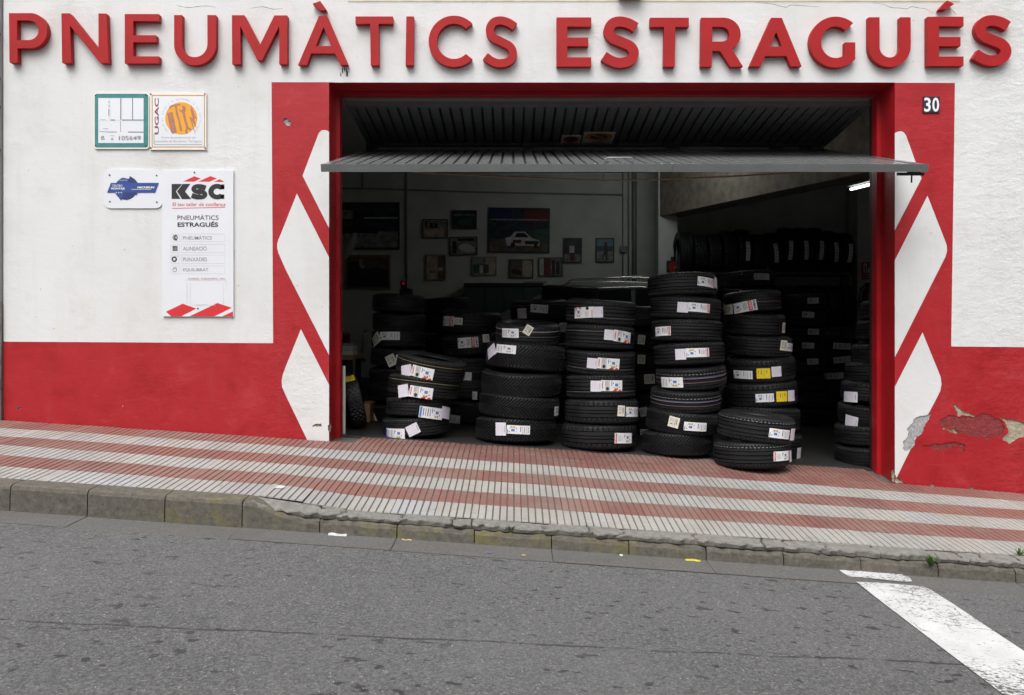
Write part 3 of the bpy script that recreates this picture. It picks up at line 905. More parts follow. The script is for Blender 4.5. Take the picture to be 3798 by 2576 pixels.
# house across the street, behind the camera
ob = empty('house_across_street', (0, -10.2, -0.2))
tag(ob, 'plain rendered house across the street facing the shop', 'building')
mb = MB(); mb.box((-30, -16, -3), (30, -9.25, 5.2)); mb.build('wall', M['opp'], ob)

# ------------------------------------------------------------------ sign letters
def LP(px, py): 
    p = P(px, py, -0.052); return (p.x, p.z)
def s_shape(x0, y0, x1, y1, w):
    pts = [(1122,310),(1040,262),(940,241),(855,266),(813,345),(850,425),(960,478),(1062,530),(1100,608),(1055,690),(940,718),(845,695),(758,640)]
    W_, H_ = x1-x0, y1-y0
    w0 = 110/588
    q = []
    for a, b in pts:
        u, v_ = (a-722)/445, (b-187)/588
        # keep the outer box fixed while the stroke changes
        q.append((x0+w/2*0.9+(u-0.08)/(0.90-0.08)*(W_-w*0.9) if False else x0+u*W_, y0+v_*H_))
    # push horizontally/vertically so that outer edges meet the box
    cx, cy = (x0+x1)/2, (y0+y1)/2
    k = (H_-w)/(H_*(718-241)/588); kx = (W_-w)/(W_*(1100-813)/445)
    q = [(cx+(p[0]-(x0+((1100+813)/2-722)/445*W_))*min(1.02, kx)*1.0, cy+(p[1]-(y0+((718+241)/2-187)/588*H_))*k) for p in q]
    return stroke(catmull(q, 7), w)
def A_shape(x0, x1, yt, yb, ax0, ax1, f0, f1, iy, ib, b0, b1, cy, u0, u1):
    return [[(x0,yb),(ax0,yt),(ax1,yt),(x1,yb),(f1,yb),(u1,cy),(u0,cy),(f0,yb)], [((b0+b1)/2+0.5,iy),(b1,ib),(b0,ib)]]
def E_shape(x0, x1, xm, y0, y1, st, t, m0, m1):
    return [[(x0,y0),(x1,y0),(x1,y0+t),(x0+st,y0+t),(x0+st,m0),(xm,m0),(xm,m1),(x0+st,m1),(x0+st,y1-t),(x1,y1-t),(x1,y1),(x0,y1)]]
def U_shape(x0, x1, i0, i1, yt, yb, ib):
    ro = (x1-x0)/2; ri = (i1-i0)/2; c = (x0+x1)/2; cyo = yb-ro*0.98; cyi = ib-ri*1.02
    return [[(x0,yt),(i0,yt)]+arc((i0+i1)/2, cyi, ri, ri*1.02, 180, 0, 20)+[(i1,yt),(x1,yt)]+arc(c, cyo, ro, ro*0.98, 0, 180, 24)]
L = []
L.append(('p', 'first letter of the first word', [[(33,48),(118,47.5)]+arc(114,112.5,61,65,-90,90,20)+[(65,178),(65,231),(35,231)], [(63,74.5)]+[(110,74.5)]+arc(106,111,37,36.5,-90,90,14)+[(63,147.5)]]))
L.append(('n', 'second letter of the first word', [[(227.5,48.5),(259,48.5),(365,180),(365,49),(394.5,49),(403,232),(371,232),(259.5,94),(264,232),(230,232)]]))
L.append(('e', 'third letter of the first word', E_shape(462.5,589,578,51,234,31.5,26,129.5,155.5)))
L.append(('u', 'fourth letter of the first word', U_shape(645.5,800.5,675,769,55,241,211)))
L.append(('m', 'fifth letter of the first word', [[(860,55.5),(906,55.5),(964,165.5),(1017.5,56),(1065,56),(1065,237),(1035.5,237),(1035.5,96),(972,221.5),(954,221.5),(891,96),(892,237),(861,237)]]))
L.append(('a', 'sixth letter of the first word', A_shape(1105.5,1291,57.5,239.5,1183,1213,1138,1263,99.5,169.5,1171,1228,197,1154,1242)))
L.append(('t', 'seventh letter of the first word', [[(1318,60),(1457,60),(1457,87),(1404.5,87),(1405,241),(1375,241),(1372.5,87),(1318,87)]]))
L.append(('i', 'eighth letter of the first word', [[(1507,60),(1535,60),(1533,241),(1504,241)]]))
cpts_o = arc(1684, 152, 94.5, 95, -44, -316, 40); cpts_i = arc(1684, 152, 63, 65.5, -316+2, -44-2, 34)
L.append(('c', 'ninth letter of the first word', [cpts_o+cpts_i]))
L.append(('s', 'tenth and last letter of the first word', [s_shape(1794,59.5,1925,248.5,30)]))
L.append(('e', 'first letter of the second word', E_shape(2064.5,2193,2182,63.5,245.5,39.5,34,138,170)))
L.append(('s', 'second letter of the second word', [s_shape(2233,60,2376,250,37)]))
L.append(('t', 'third letter of the second word', [[(2411.5,64.5),(2555,64.5),(2555,98.5),(2505,98.5),(2503,246),(2461,246),(2463,98.5),(2411.5,98.5)]]))
L.append(('r', 'fourth letter of the second word', [[(2601,64.5),(2684,64.5)]+arc(2684,126,63.5,61.5,-90,48,18)+[(2715,181),(2756,246),(2709,246),(2671,188),(2642,188),(2640,246),(2599,246)], [(2642,98.5),(2680,98.5)]+arc(2678,126,27,27,-90,90,12)+[(2642,153)]]))
L.append(('a', 'fifth letter of the second word', A_shape(2780,2973.5,65,245,2861,2900,2821,2934,117.5,171.5,2856,2901,206.5,2838,2917)))
go = arc(3100, 155, 97, 94.5, -48, -318, 40); gi = arc(3100, 155.5, 54.5, 58.5, -308, -48, 32)
L.append(('g', 'sixth letter of the second word', [go[:-1]+[(3172,219),(3172.5,156),(3134,156),(3134,203)]+gi]))
L.append(('u', 'seventh letter of the second word', U_shape(3222,3378,3262.5,3339,63,247.5,212)))
L.append(('e', 'eighth letter of the second word', E_shape(3440.5,3574,3563,61,243.5,42.5,35,136,170)))
L.append(('s', 'ninth and last letter of the second word', [s_shape(3612,55,3757,243,39)]))
ACC = {5: [(1159,12.6),(1187.6,2.4),(1211,36),(1189,37.6),(1178,30)], 17: [(3513,0.5),(3540,13.4),(3510,34),(3484,34),(3492,22)]}
for i, (ch, where, pl) in enumerate(L):
    q = [[LP(*p) for p in c] for c in pl]
    xs_ = [p[0] for p in q[0]]; zs_ = [p[1] for p in q[0]]
    nm = 'sign_letter'
    lab = 'raised red letter %s, %s above the door' % (ch + (' with accent' if i in ACC else ''), where)
    e = empty(nm, ((min(xs_)+max(xs_))/2, -0.004, min(zs_)))
    tag(e, lab, 'letter', 'letters of the red shop sign')
    mb = MB(); prism(mb, q, -0.052, -0.004); mb.build('letter_body', M['letter'], e)
    if i in ACC:
        mb = MB(); prism(mb, [[LP(*p) for p in ACC[i]]], -0.052, -0.004); mb.build('accent', M['letter'], e)

# ------------------------------------------------------------------ wall signs
def sign(name, label, outline, th, mats, pr, body, cat='sign', screws=()):
    q = [W(*p) for p in outline]
    e = empty(name, (sum(p[0] for p in q)/len(q), -0.003, min(p[1] for p in q))); tag(e, label, cat)
    mb = MB(); prism(mb, [q], -th, -0.002); mb.build('plate', body, e)
    mb = MB(); pr.mesh(mb, lambda x, y, l: (W(x, y)[0], -th-0.0006*l, W(x, y)[1])); mb.build('printed_face', mats, e)
    for s in screws:
        c = W(*s); mb = MB(); mb.tube([(c[0], -th-0.003, c[1]), (c[0], -th+0.001, c[1])], 0.006, 10); mb.build('screw', M['screw'], e)
    return e
def A(p): return (300+p[0]/3.1514, 300+p[1]/3.1514)
def Ar(pr, x0, y0, x1, y1, m, l=1):
    a = A((x0,y0)); b = A((x1,y1)); pr.rect(a[0], a[1], b[0], b[1], m, l)
def At(pr, s, x0, y0, x1, y1, m, l=2, **k):
    a = A((x0,y0)); b = A((x1,y1)); pr.text(s, a[0], a[1], b[0], b[1], m, l, **k)
def Ap(pr, pts, m, l=1): pr.poly([A(p) for p in pts], m, l)
# teal registration plate
pr = Print()
pr.poly([A(p) for p in rrect(172,152,797,780,32)], 0, 1)
Ar(pr, 213, 203, 742, 728, 1, 2)
for a in ((610,203,618,452),(472,205,480,460),(335,240,341,262),(336,280,341,310),(333,330,340,410)): Ar(pr, *a, 2, 3)
for a in ((490,455,742,464),(355,455,410,463),(232,455,300,458),(225,594,318,599),(318,596,430,603),(560,596,742,605),(472,470,477,600),(270,560,330,564)): Ar(pr, *a, 2, 3)
for a in ((346,205,352,452),(484,205,488,450),(225,466,470,469),(490,469,740,472),(225,470,228,590)): Ar(pr, *a, 3, 3)
At(pr, 'B', 250, 645, 288, 693, 4); At(pr, '105649', 455, 645, 708, 697, 4)
pr.poly([A(p) for p in arc(375,683,15,15,0,350,14)], 4, 3); Ar(pr, 352,641,402,646,4,3); Ar(pr, 366,680,384,686,1,4)
sign('registration_plate', 'square teal-bordered metal plate with faded number, left of the guild plaque', [A(p) for p in rrect(158,148,806,796,40)], 0.012,
     [M['p_teal'], M['plate'], M['p_navy2'], M['p_pale'], M['p_grey']], pr, M['plate_cream'], screws=[A((182,172)), A((768,172)), A((182,760)), A((768,760))])
# guild plaque with tools
pr = Print()
pr.fig([[A(p) for p in rect(838,168,1458,780)], [A(p) for p in rect(848,178,1448,770)]], 0, 1)
Ar(pr, 856, 186, 1440, 762, 1, 1)
pr.poly([A(p) for p in arc(1183,440,188,188,0,355,48)], 2, 2)
At(pr, 'UGAC', 872, 205, 922, 630, 3, 2, rot=90, bold=0.03)
# hammer, spanner, tread, lightning
Ap(pr, [(1040,310),(1062,290),(1110,278),(1172,272),(1170,288),(1132,296),(1145,380),(1168,460),(1195,588),(1170,592),(1148,470),(1122,390),(1108,300),(1070,308),(1050,340)], 4, 3)
sp = [(1155,330),(1185,352),(1200,330),(1190,290),(1225,300),(1238,330),(1225,372),(1240,440),(1268,545),(1305,565),(1290,580),(1258,570),(1250,610),(1268,618),(1235,620),(1228,585),(1242,555),(1212,450),(1196,376),(1165,360)]
Ap(pr, sp, 4, 3)
Ap(pr, [(1018,378),(1082,368),(1132,605),(1085,622),(1060,600)], 4, 3)
for k in range(8): Ar(pr, 1030+k*7, 392+k*26, 1086+k*6, 398+k*26, 0, 4)
Ap(pr, [(1305,290),(1340,400),(1365,450),(1335,440),(1360,560),(1310,470),(1350,640),(1275,420),(1318,440),(1290,340)], 4, 3)
# the arc of lettering
s = "UNIÓ DE GREMIS D'AUTOMOCIÓ DE CATALUNYA"
for k, chh in enumerate(s):
    if chh == ' ': continue
    ang = math.radians(222 - k*(264/(len(s)-1))); 
    v_, f_, ax, bx, ay, by = text2d(chh)
    R0 = 212; sc_ = 30
    out = []
    for x, y in v_:
        lx, ly = (x-(ax+bx)/2)*sc_*0.8, y*sc_
        rr = R0+ly
        px = 1183+rr*math.cos(ang)+lx*math.sin(ang); py = 440-rr*math.sin(ang)+lx*math.cos(ang)
        out.append(A((px, py)))
    pr.items.append((out, f_, 5, 2))
At(pr, 'Gremi de professionals del', 950, 652, 1348, 682, 5, 2); At(pr, 'pneumàtic de Barcelona i Tarragona', 878, 694, 1420, 728, 5, 2)
pr.fig([[A(p) for p in [(862,620),(868,620),(868,735),(878,744),(1424,744),(1424,749),(874,749),(862,738)]]], 6, 2)
sign('guild_plaque', 'cream square plaque with orange disc of tools and curved lettering', [A(p) for p in rect(818,146,1474,806)], 0.014,
     [M['p_tan'], M['plate'], M['p_amber'], M['p_maroon'], M['p_pink'], M['p_grey'], M['p_teal']], pr, M['plate_cream'], screws=[A((828,158)), A((1458,156)), A((828,786)), A((1462,788))])
# blue and white tyre fitting plate
pr = Print()
pr.poly([A(p) for p in arc(535,1258,132,132,-52,180+75,40)], 0, 1)
pr.poly([A(p) for p in [(580,1112),(640,1150),(672,1192),(555,1185)]], 1, 2)
pr.poly([A(p) for p in [(478,1400),(405,1310),(540,1305)]], 0, 3)
pr.poly([A(p) for p in [(480,1380),(545,1392),(600,1370),(640,1330),(660,1336),(672,1308),(520,1306)]], 1, 4)
pr.poly([A(p) for p in [(360,1192),(920,1192),(876,1307),(316,1307)]], 0, 5)
At(pr, 'CENTRO', 375, 1213, 495, 1241, 2, 6); At(pr, 'MONTAJE', 365, 1248, 523, 1276, 2, 6, bold=0.03)
At(pr, 'MICHELIN', 665, 1234, 872, 1257, 2, 6, bold=0.04, shear=0.3); Ar(pr, 600, 1266, 830, 1271, 3, 6)
At(pr, 'NEUMATICOS', 450, 1157, 552, 1167, 2, 4, shear=0.2)
for k in range(3):
    st = []
    for j in range(10):
        r_ = 11 if j % 2 == 0 else 5; a_ = -math.pi/2+j*math.pi/5
        st.append((424+29*k+r_*math.cos(a_), 1307+r_*math.sin(a_)))
    Ap(pr, st, 3, 6)
sign('tyre_fitting_plate', 'white rounded plate with blue band and disc, beside the tall poster board', [A(p) for p in rrect(275,1036,962,1488,84,8)], 0.010,
     [M['p_navy'], M['p_navy2'], M['paper'], M['cream_p']], pr, M['plate'], screws=[A((343,1101)), A((892,1106)), A((347,1412)), A((895,1417))])
# tall service board
def B(p): return (560+p[0]/2.626, 600+p[1]/2.626)
def Bt(s, x0, y0, x1, y1, m, l=2, **k):
    a = B((x0,y0)); b = B((x1,y1)); pr.text(s, a[0], a[1], b[0], b[1], m, l, **k)
def Br(x0, y0, x1, y1, m, l=1):
    a = B((x0,y0)); b = B((x1,y1)); pr.rect(a[0], a[1], b[0], b[1], m, l)
def Bp(pts, m, l=1): pr.poly([B(p) for p in pts], m, l)
pr = Print()
Bp([(322,194),(430,142),(494,165),(432,194)], 0); Bp([(468,195),(588,140),(650,165),(575,196)], 0); Bp([(620,197),(675,171),(722,197)], 0)
Bp([(210,217),(312,217),(252,290),(296,363),(210,363)], 1); Bp([(330,217),(392,217),(340,290),(402,365),(312,365),(262,290),(318,217)], 1, 2)
sS = s_shape(398, 218, 560, 369, 50); Bp(sS, 1, 2)
Bp(arc(652,292,86,76,-36,-324,30)+arc(652,292,34,30,-324+4,-36-4,24)+[(722,262)], 1, 2)
Br(690, 222, 722, 268, 1, 2); Br(690, 320, 722, 362, 1, 2)
Bt('El teu taller de confiança', 218, 397, 732, 440, 0, 2, shear=0.15)
Bp([(216,452),(730,441),(730,446),(216,457)], 0, 2)
Bt('PNEUMÀTICS', 266, 512, 666, 566, 1, 2); Bt('ESTRAGUÉS', 268, 580, 662, 634, 1, 2, bold=0.025)
for k, (s, y0, y1, w) in enumerate((('PNEUMÀTICS',702,780,600), ('ALINEACIÓ',803,885,552), ('PUNXADES',907,990,552), ('EQUILIBRAT',1012,1092,568))):
    pr.fig([[B(p) for p in rect(302,y0,728,y1)], [B(p) for p in rect(305,y0+3,725,y1-3)]], 2, 1)
    pr.fig([[B(p) for p in rect(200,y0,286,y1)], [B(p) for p in rect(203,y0+3,283,y1-3)]], 2, 1)
    Bt(s, 320, y0+(14 if s[-1] in 'ÓS' and ('À' in s or 'Ó' in s) else 24), w, y1-22, 3, 2, bold=0.008)
Bp(arc(240,738,22,28,0,350,20), 3, 2); Bp(arc(252,738,16,28,0,350,20), 1, 3); Bp(arc(254,738,7,14,0,350,14), 2, 4)
for k in range(4): Br(218, 819+k*13, 268, 827+k*13, 1, 2)
pr.fig([[B(p) for p in arc(236,948,26,27,0,355,24)], [B(p) for p in arc(236,948,13,14,0,355,18)]], 1, 2); Br(260, 920, 272, 924, 3, 2)
pr.fig([[B(p) for p in arc(240,1052,22,20,0,355,20)], [B(p) for p in arc(240,1052,16,14,0,355,16)]], 3, 2); Br(226,1028,262,1034,3,2)
Bt('TURISME - FURGONETA - 4X4', 368, 1129, 724, 1144, 4, 2)
for a in ((345,1148,738,1152),(390,1158,393,1395),(357,1190,362,1385),(738,1150,741,1250),(712,1180,715,1390),(445,1388,560,1392),(395,1398,640,1400)): Br(*a, 5, 2)
Bp([(155,1458),(318,1380),(450,1428),(305,1502),(205,1502)], 0); Bp([(385,1502),(655,1374),(795,1420),(625,1503)], 0); Bp([(700,1503),(806,1455),(806,1503)], 0)
sign('service_board', 'tall white board with black ksc lettering, service list and red stripes', [B(p) for p in [(118,82),(808,86),(810,1505),(120,1503)]], 0.016,
     [M['p_red'], M['p_black'], M['p_pale'], M['p_grey'], M['p_pink'], M['p_pale']], pr, M['plate'], screws=[B((432,106)), B((465,1428))])
# house number
pr = Print()
def Cc(p): return (3200+p[0]/2.19, 280+p[1]/2.19)
a = Cc((493,180)); b = Cc((546,296)); pr.text('3', a[0], a[1], b[0], b[1], 0, 2, bold=0.02)
a = Cc((559,180)); b = Cc((614,296)); pr.text('0', a[0], a[1], b[0], b[1], 0, 2, bold=0.02)
sign('house_number_plate', 'small navy enamel plate with white number thirty', [Cc(p) for p in rect(485,172,620,302)], 0.010, [M['paper']], pr, M['enamel'], 'number plate')

# ------------------------------------------------------------------ folding garage door
door = empty('garage_door', (0.76, 0.33, Zt(0.76)))
tag(door, 'dark grey folding garage door, half raised with its lower leaf jutting out', 'door')
DX0, DX1 = XL+0.062, XR-0.016
def panel(p0, p1, up):
    """frame of a leaf: p0 -> p1 in (Y, Z); returns matrix with local x = width, y = along, z = normal (outer side)"""
    a = Vector((0, p0[0], p0[1])); b = Vector((0, p1[0], p1[1])); d = (b-a).normalized(); x = Vector((1, 0, 0)); nrm = x.cross(d)
    if nrm.dot(Vector(up)) < 0: nrm = -nrm
    Mx = Matrix((x, d, nrm)).transposed().to_4x4(); Mx.translation = a
    return Mx, (b-a).length
def leaf(p0, p1, up, nslat, name, front):
    Mx, Ln = panel(p0, p1, up)
    fr = MB(); th = 0.045; e = 0.055
    fr.box((DX0, 0, -th), (DX1, e, 0.004), 0, Mx); fr.box((DX0, Ln-e, -th), (DX1, Ln, 0.004), 0, Mx)
    fr.box((DX0, e+0.001, -th), (DX0+e, Ln-e-0.001, 0.004), 0, Mx); fr.box((DX1-e, e+0.001, -th), (DX1, Ln-e-0.001, 0.004), 0, Mx)
    f = fr.build(name, M['door'], door)
    bk = MB(); bk.box((DX0+e+0.001, e+0.001, -0.03), (DX1-e-0.001, Ln-e-0.001, -0.014), 0, Mx); bk.build('backing_sheet', M['doorback'], f)
    w = (DX1-DX0-2*e)/nslat
    sl = MB(); sl.bbox((-w/2+0.0085, e+0.002, -0.0135), (w/2-0.0085, Ln-e-0.002, 0.0), 0.003)
    o0 = None
    off = f.parent.location
    for k in range(nslat):
        if o0 is None:
            me = bpy.data.meshes.new('slat'); me.from_pydata(sl.v, [], sl.f); me.materials.append(M['door']); o0 = me
        o = bpy.data.objects.new('slat', o0)
        T = Mx.copy(); T.translation = Mx.translation + Vector((DX0+e+w*(k+0.5), 0, 0)) - off
        o.matrix_local = T; link(o, f)
    return Mx, Ln, f
HY, HZ = 1.33, 3.055
MU, LU, fu = leaf((0.345, LINT-0.075), (HY, HZ+0.03), (0, -0.3, -1), 48, 'upper_leaf', False)
ML, LL, fl = leaf((HY, HZ), (-0.53, 2.562), (0, 0, 1), 48, 'lower_leaf', True)
def onL(x, t, n=0): return ML @ Vector((x, t, n))
# front edge strip with the seam
mb = MB(); xm = PX(2488, -0.47)
mb.box((DX0, LL+0.001, -0.047), (xm-0.001, LL+0.006, 0.006), 0, ML); mb.build('edge_strip', M['door'], door)
mb = MB(); mb.box((xm+0.001, LL+0.001, -0.047), (DX1, LL+0.006, 0.006), 0, ML); mb.build('edge_strip', M['door'], door)
# handle
h0, h1 = PX(2240, -0.44), PX(2343, -0.44)
pts = []
for p in [(h0,LL-0.03,0)]+[(h0+0.02-0.02*math.cos(a*math.pi/8), LL-0.03, 0.028+0.02*math.sin(a*math.pi/8)) for a in range(5)]+[(h1-0.02+0.02*math.sin(a*math.pi/8), LL-0.03, 0.028+0.02*math.cos(a*math.pi/8)) for a in range(5)]+[(h1,LL-0.03,0)]:
    pts.append(ML @ Vector(p))
mb = MB(); mb.tube(pts, 0.0055, 8); mb.build('handle', M['pipe'], door, True)
# lock rods under the leaf
def under(px, dn): 
    return onL(PX(px, -0.40), LL-0.07, -0.05-dn)
mb = MB(); mb.tube([under(1530,0.002), under(1800,0.03), under(2235,0.062), under(2345,0.062), under(2700,0.035), under(2990,0.004)], 0.0055, 7); mb.build('lock_rod', M['rustrod'], door, True)
for px in (2235, 2345):
    mb = MB(); mb.tube([under(px, -0.004), under(px, 0.064)], 0.0045, 6); mb.build('rod_hanger', M['rustrod'], door)
# latch at the outer corner
x1 = DX1-0.02
mb = MB(); mb.box((x1-0.17, LL-0.05, -0.075), (x1+0.01, LL-0.02, -0.055), 0, ML); mb.box((x1-0.02, LL-0.055, -0.054), (x1-0.1, LL-0.015, -0.047), 0, ML)
mb.tube([ML @ Vector((x1-0.07, LL-0.035, -0.07)), ML @ Vector((x1-0.065, LL-0.035, -0.125))], 0.006, 7); mb.build('latch', M['blackmetal'], door)
# brackets along the hinge line
for px in (1380, 1960, 2500, 2880, 2990):
    c = PX(px, HY); mb = MB(); mb.box((c-0.05, HY-0.03, HZ-0.01), (c+0.05, HY+0.03, HZ+0.045)); mb.build('hinge', M['blackmetal'], door)
for x0_, x1_ in ((DX0, PX(2512, HY)), (PX(2682, HY), DX1)):  # added strips close the hinge gap so the lamp tube stays hidden
    mb = MB(); mb.box((x0_, HY+0.031, HZ-0.04), (x1_, HY+0.04, HZ+0.075)); mb.build('gap_blocker', M['door'], door)
mb = MB(); mb.box((PX(2512, HY)+0.001, HY+0.031, HZ-0.04), (PX(2682, HY)-0.001, HY+0.04, HZ+0.034)); mb.build('gap_blocker', M['door'], door)  # added lower strip thins the lit slot left open
# two no-parking notices on the upper leaf
def notice(px0, px1, t0, t1, pr, mats, body, name):
    xa, xb = PX(px0, 1.2), PX(px1, 1.2)
    mb = MB(); mb.box((xa, t0, 0.002), (xb, t1, 0.005), 0, MU); o = mb.build(name, body, door)
    m2 = MB(); pr.mesh(m2, lambda x, y, l: MU @ Vector((xa+x*(xb-xa), t0+y*(t1-t0), 0.005+0.0006*l))); m2.build('notice_print', mats, o)
    return o
pr = Print(); pr.poly(arc(0.5,0.36,0.44,0.32,0,355,30), 0, 1); pr.poly(arc(0.5,0.36,0.29,0.21,0,355,30), 1, 2); pr.poly([(0.2,0.2),(0.26,0.14),(0.8,0.52),(0.74,0.58)], 0, 3)
pr.text('GUAL', 0.3, 0.74, 0.72, 0.84, 2, 2, bold=0.03); pr.text('PERMANENT', 0.05, 0.87, 0.95, 0.97, 2, 2, bold=0.03)
notice(2158, 2272, 0.62, 0.93, pr, [M['p_amber'], M['p_navy'], M['p_black']], M['plate_cream'], 'parking_notice')['label'] = 'larger permanent driveway notice with amber ring'
pr = Print(); pr.poly(arc(0.5,0.42,0.40,0.34,0,355,28), 0, 1); pr.poly(arc(0.5,0.42,0.28,0.22,0,355,28), 1, 2); pr.rect(0.08,0.8,0.92,0.94,0,1)
notice(2080, 2152, 0.70, 0.93, pr, [M['p_red'], M['p_navy']], M['plate_cream'], 'parking_notice')['label'] = 'smaller no parking notice'
# dead leaves and paint scraps lying on the lower leaf
for k, px in enumerate((1985, 2030, 2070, 2205, 2260, 2305, 2450, 2490, 2570)):
    c = onL(PX(px, -0.42), LL-0.075-0.012*(k % 3), 0.002); r = random.Random(k)
    mb = MB(); mb.add([c+Vector((-0.010,0,0)), c+Vector((0.001,-0.006,0.001)), c+Vector((0.012,0.002,0.003)), c+Vector((0.0,0.008,0.005))], [(0,1,2,3)])
    o = mb.build('paper_scrap', M['litter_t'] if k < 3 or k == 5 else M['p_pale']); tag(o, ['pale dry leaf on the door leaf, leftmost of the scraps', 'yellowish scrap on the door leaf, second from left', 'thin tan scrap on the door leaf, third from left', 'white scrap just left of the door handle', 'flat scrap under the door handle, left half', 'yellowish scrap under the door handle, right half', 'white scrap right of the door handle', 'small white scrap, second right of the door handle', 'white scrap farthest right on the door leaf'][k], 'scrap', 'scraps on the raised door leaf')

# ------------------------------------------------------------------ workshop interior
YB = 6.0
ix0, ix1 = -3.3, 5.6
CEIL = 3.62
mb = MB(); 
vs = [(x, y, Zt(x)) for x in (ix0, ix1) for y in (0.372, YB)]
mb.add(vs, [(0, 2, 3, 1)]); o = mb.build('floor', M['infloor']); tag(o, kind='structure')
mb = MB(); mb.box((ix0-0.1, YB, -0.3), (ix1+0.1, YB+0.15, CEIL+0.05)); o = mb.build('wall_back', M['inwall']); tag(o, kind='structure')
mb = MB(); mb.box((ix0-0.15, 0.331, -0.3), (ix0, YB-0.001, CEIL+0.05)); o = mb.build('wall_left', M['inwall']); tag(o, kind='structure')
mb = MB(); mb.box((ix1, 0.331, -0.3), (ix1+0.15, YB-0.001, CEIL+0.05)); o = mb.build('wall_right', M['inwall']); tag(o, kind='structure')
mb = MB(); mb.box((ix0-0.2, 0.331, CEIL+0.051), (ix1+0.2, YB+0.2, CEIL+0.2)); o = mb.build('ceiling', M['inceil']); tag(o, kind='structure')
# pillar and diagonal beam
yp = 5.17
xa, xb = PX(2442, yp), PX(2512, yp)
mb = MB(); mb.box((xa, yp, -0.2), (xb, yp+0.3, CEIL+0.05)); o = mb.build('pillar', M['inwall']); tag(o, 'grey square pillar carrying the concrete beam', 'pillar')
p0 = Vector((xa+0.02, yp-0.005, 0)); p1 = Vector((PX(3250, 1.67), 1.67, 0)); dv = (p1-p0).normalized(); p1 = p0+dv*((0.36-p0.y)/dv.y); nv = Vector((-dv.y, dv.x, 0)); nv = nv if nv.y > 0 else -nv
zb = PZ(800, yp)
mb = MB(); q = [p0, p1, p1+nv*0.35, p0+nv*0.35]
mb.add([(p.x, p.y, zb) for p in q]+[(p.x, p.y, CEIL+0.05) for p in q], [(3,2,1,0),(4,5,6,7),(0,1,5,4),(1,2,6,5),(2,3,7,6),(3,0,4,7)])
o = mb.build('concrete_beam', M['beam']); tag(o, 'board-marked concrete beam running from pillar to shop front', 'beam')
# conduits
def pipe(name, pts, r, label, group=None):
    mb = MB(); mb.tube([P(px, py, YB-r-0.004) for px, py in pts], r, 8); o = mb.build(name, M['pipe'], None, True); tag(o, label, 'pipe', group); return o
pipe('conduit', [(1230,697),(1345,698),(1800,712),(2308,722)], 0.012, 'thin conduit running level across the back wall')
pipe('conduit', [(1345,480),(1345,696)], 0.012, 'short conduit dropping above the large dark poster')
pipe('conduit', [(1507,480),(1507,1075)], 0.014, 'upright conduit between the posters above the balancer')
pipe('conduit', [(2310,480),(2310,1080)], 0.010, 'thin upright conduit with junction box near the pillar')
pipe('conduit', [(2331,480),(2331,1080)], 0.012, 'middle upright conduit beside the thick drain pipe')
pipe('drain_pipe', [(2353,480),(2353,1080)], 0.036, 'thick grey drain pipe beside the pillar')
mb = MB(); a = P(2300, 912, YB-0.05); b = P(2326, 936, YB-0.05); mb.bbox((a.x, YB-0.07, b.z), (b.x, YB-0.022, a.z), 0.006); o = mb.build('junction_box', M['pipe']); tag(o, 'small square junction box on the back wall conduit', 'junction box')
# fluorescent lamp, lit
le = empty('fluorescent_lamp', (3.9, 2.6, 2.93)); tag(le, 'lit white fluorescent tube under the ceiling beyond the beam', 'lamp')
a = Vector((PX(3156, 3.09), 3.09, PZ(701, 3.09))); dl = Vector((0.095, -0.43, 0)).normalized()
mb = MB(); mb.tube([a, a+dl*1.45], 0.014, 10); mb.build('tube', M['lamp'], le, True)
q = Vector((dl.y, -dl.x, 0))*0.05
mb = MB(); mb.add([a-q-dl*.03+Vector((0,0,.03)), a+q-dl*.03+Vector((0,0,.03)), a+q+dl*1.5+Vector((0,0,.03)), a-q+dl*1.5+Vector((0,0,.03)), a-q*.6-dl*.03+Vector((0,0,.09)), a+q*.6-dl*.03+Vector((0,0,.09)), a+q*.6+dl*1.5+Vector((0,0,.09)), a-q*.6+dl*1.5+Vector((0,0,.09))], [(0,1,2,3),(7,6,5,4),(0,4,5,1),(1,5,6,2),(2,6,7,3),(3,7,4,0)])
mb.build('housing', M['pipe'], le)

# a second lit tube in the main bay, hidden by the raised door leaf (its glare shows on the posters)
l2 = empty('fluorescent_lamp', (1.8, 3.3, 3.5)); tag(l2, 'lit fluorescent tube over the main bay, behind the raised door leaf', 'lamp')
mb = MB(); mb.tube([(1.15, 3.3, 3.47), (2.5, 3.3, 3.47)], 0.02, 10); mb.build('tube', M['lamp2'], l2, True)
mb = MB(); mb.bbox((1.1, 3.25, 3.5), (2.55, 3.35, 3.56), 0.01); mb.build('housing', M['pipe'], l2)

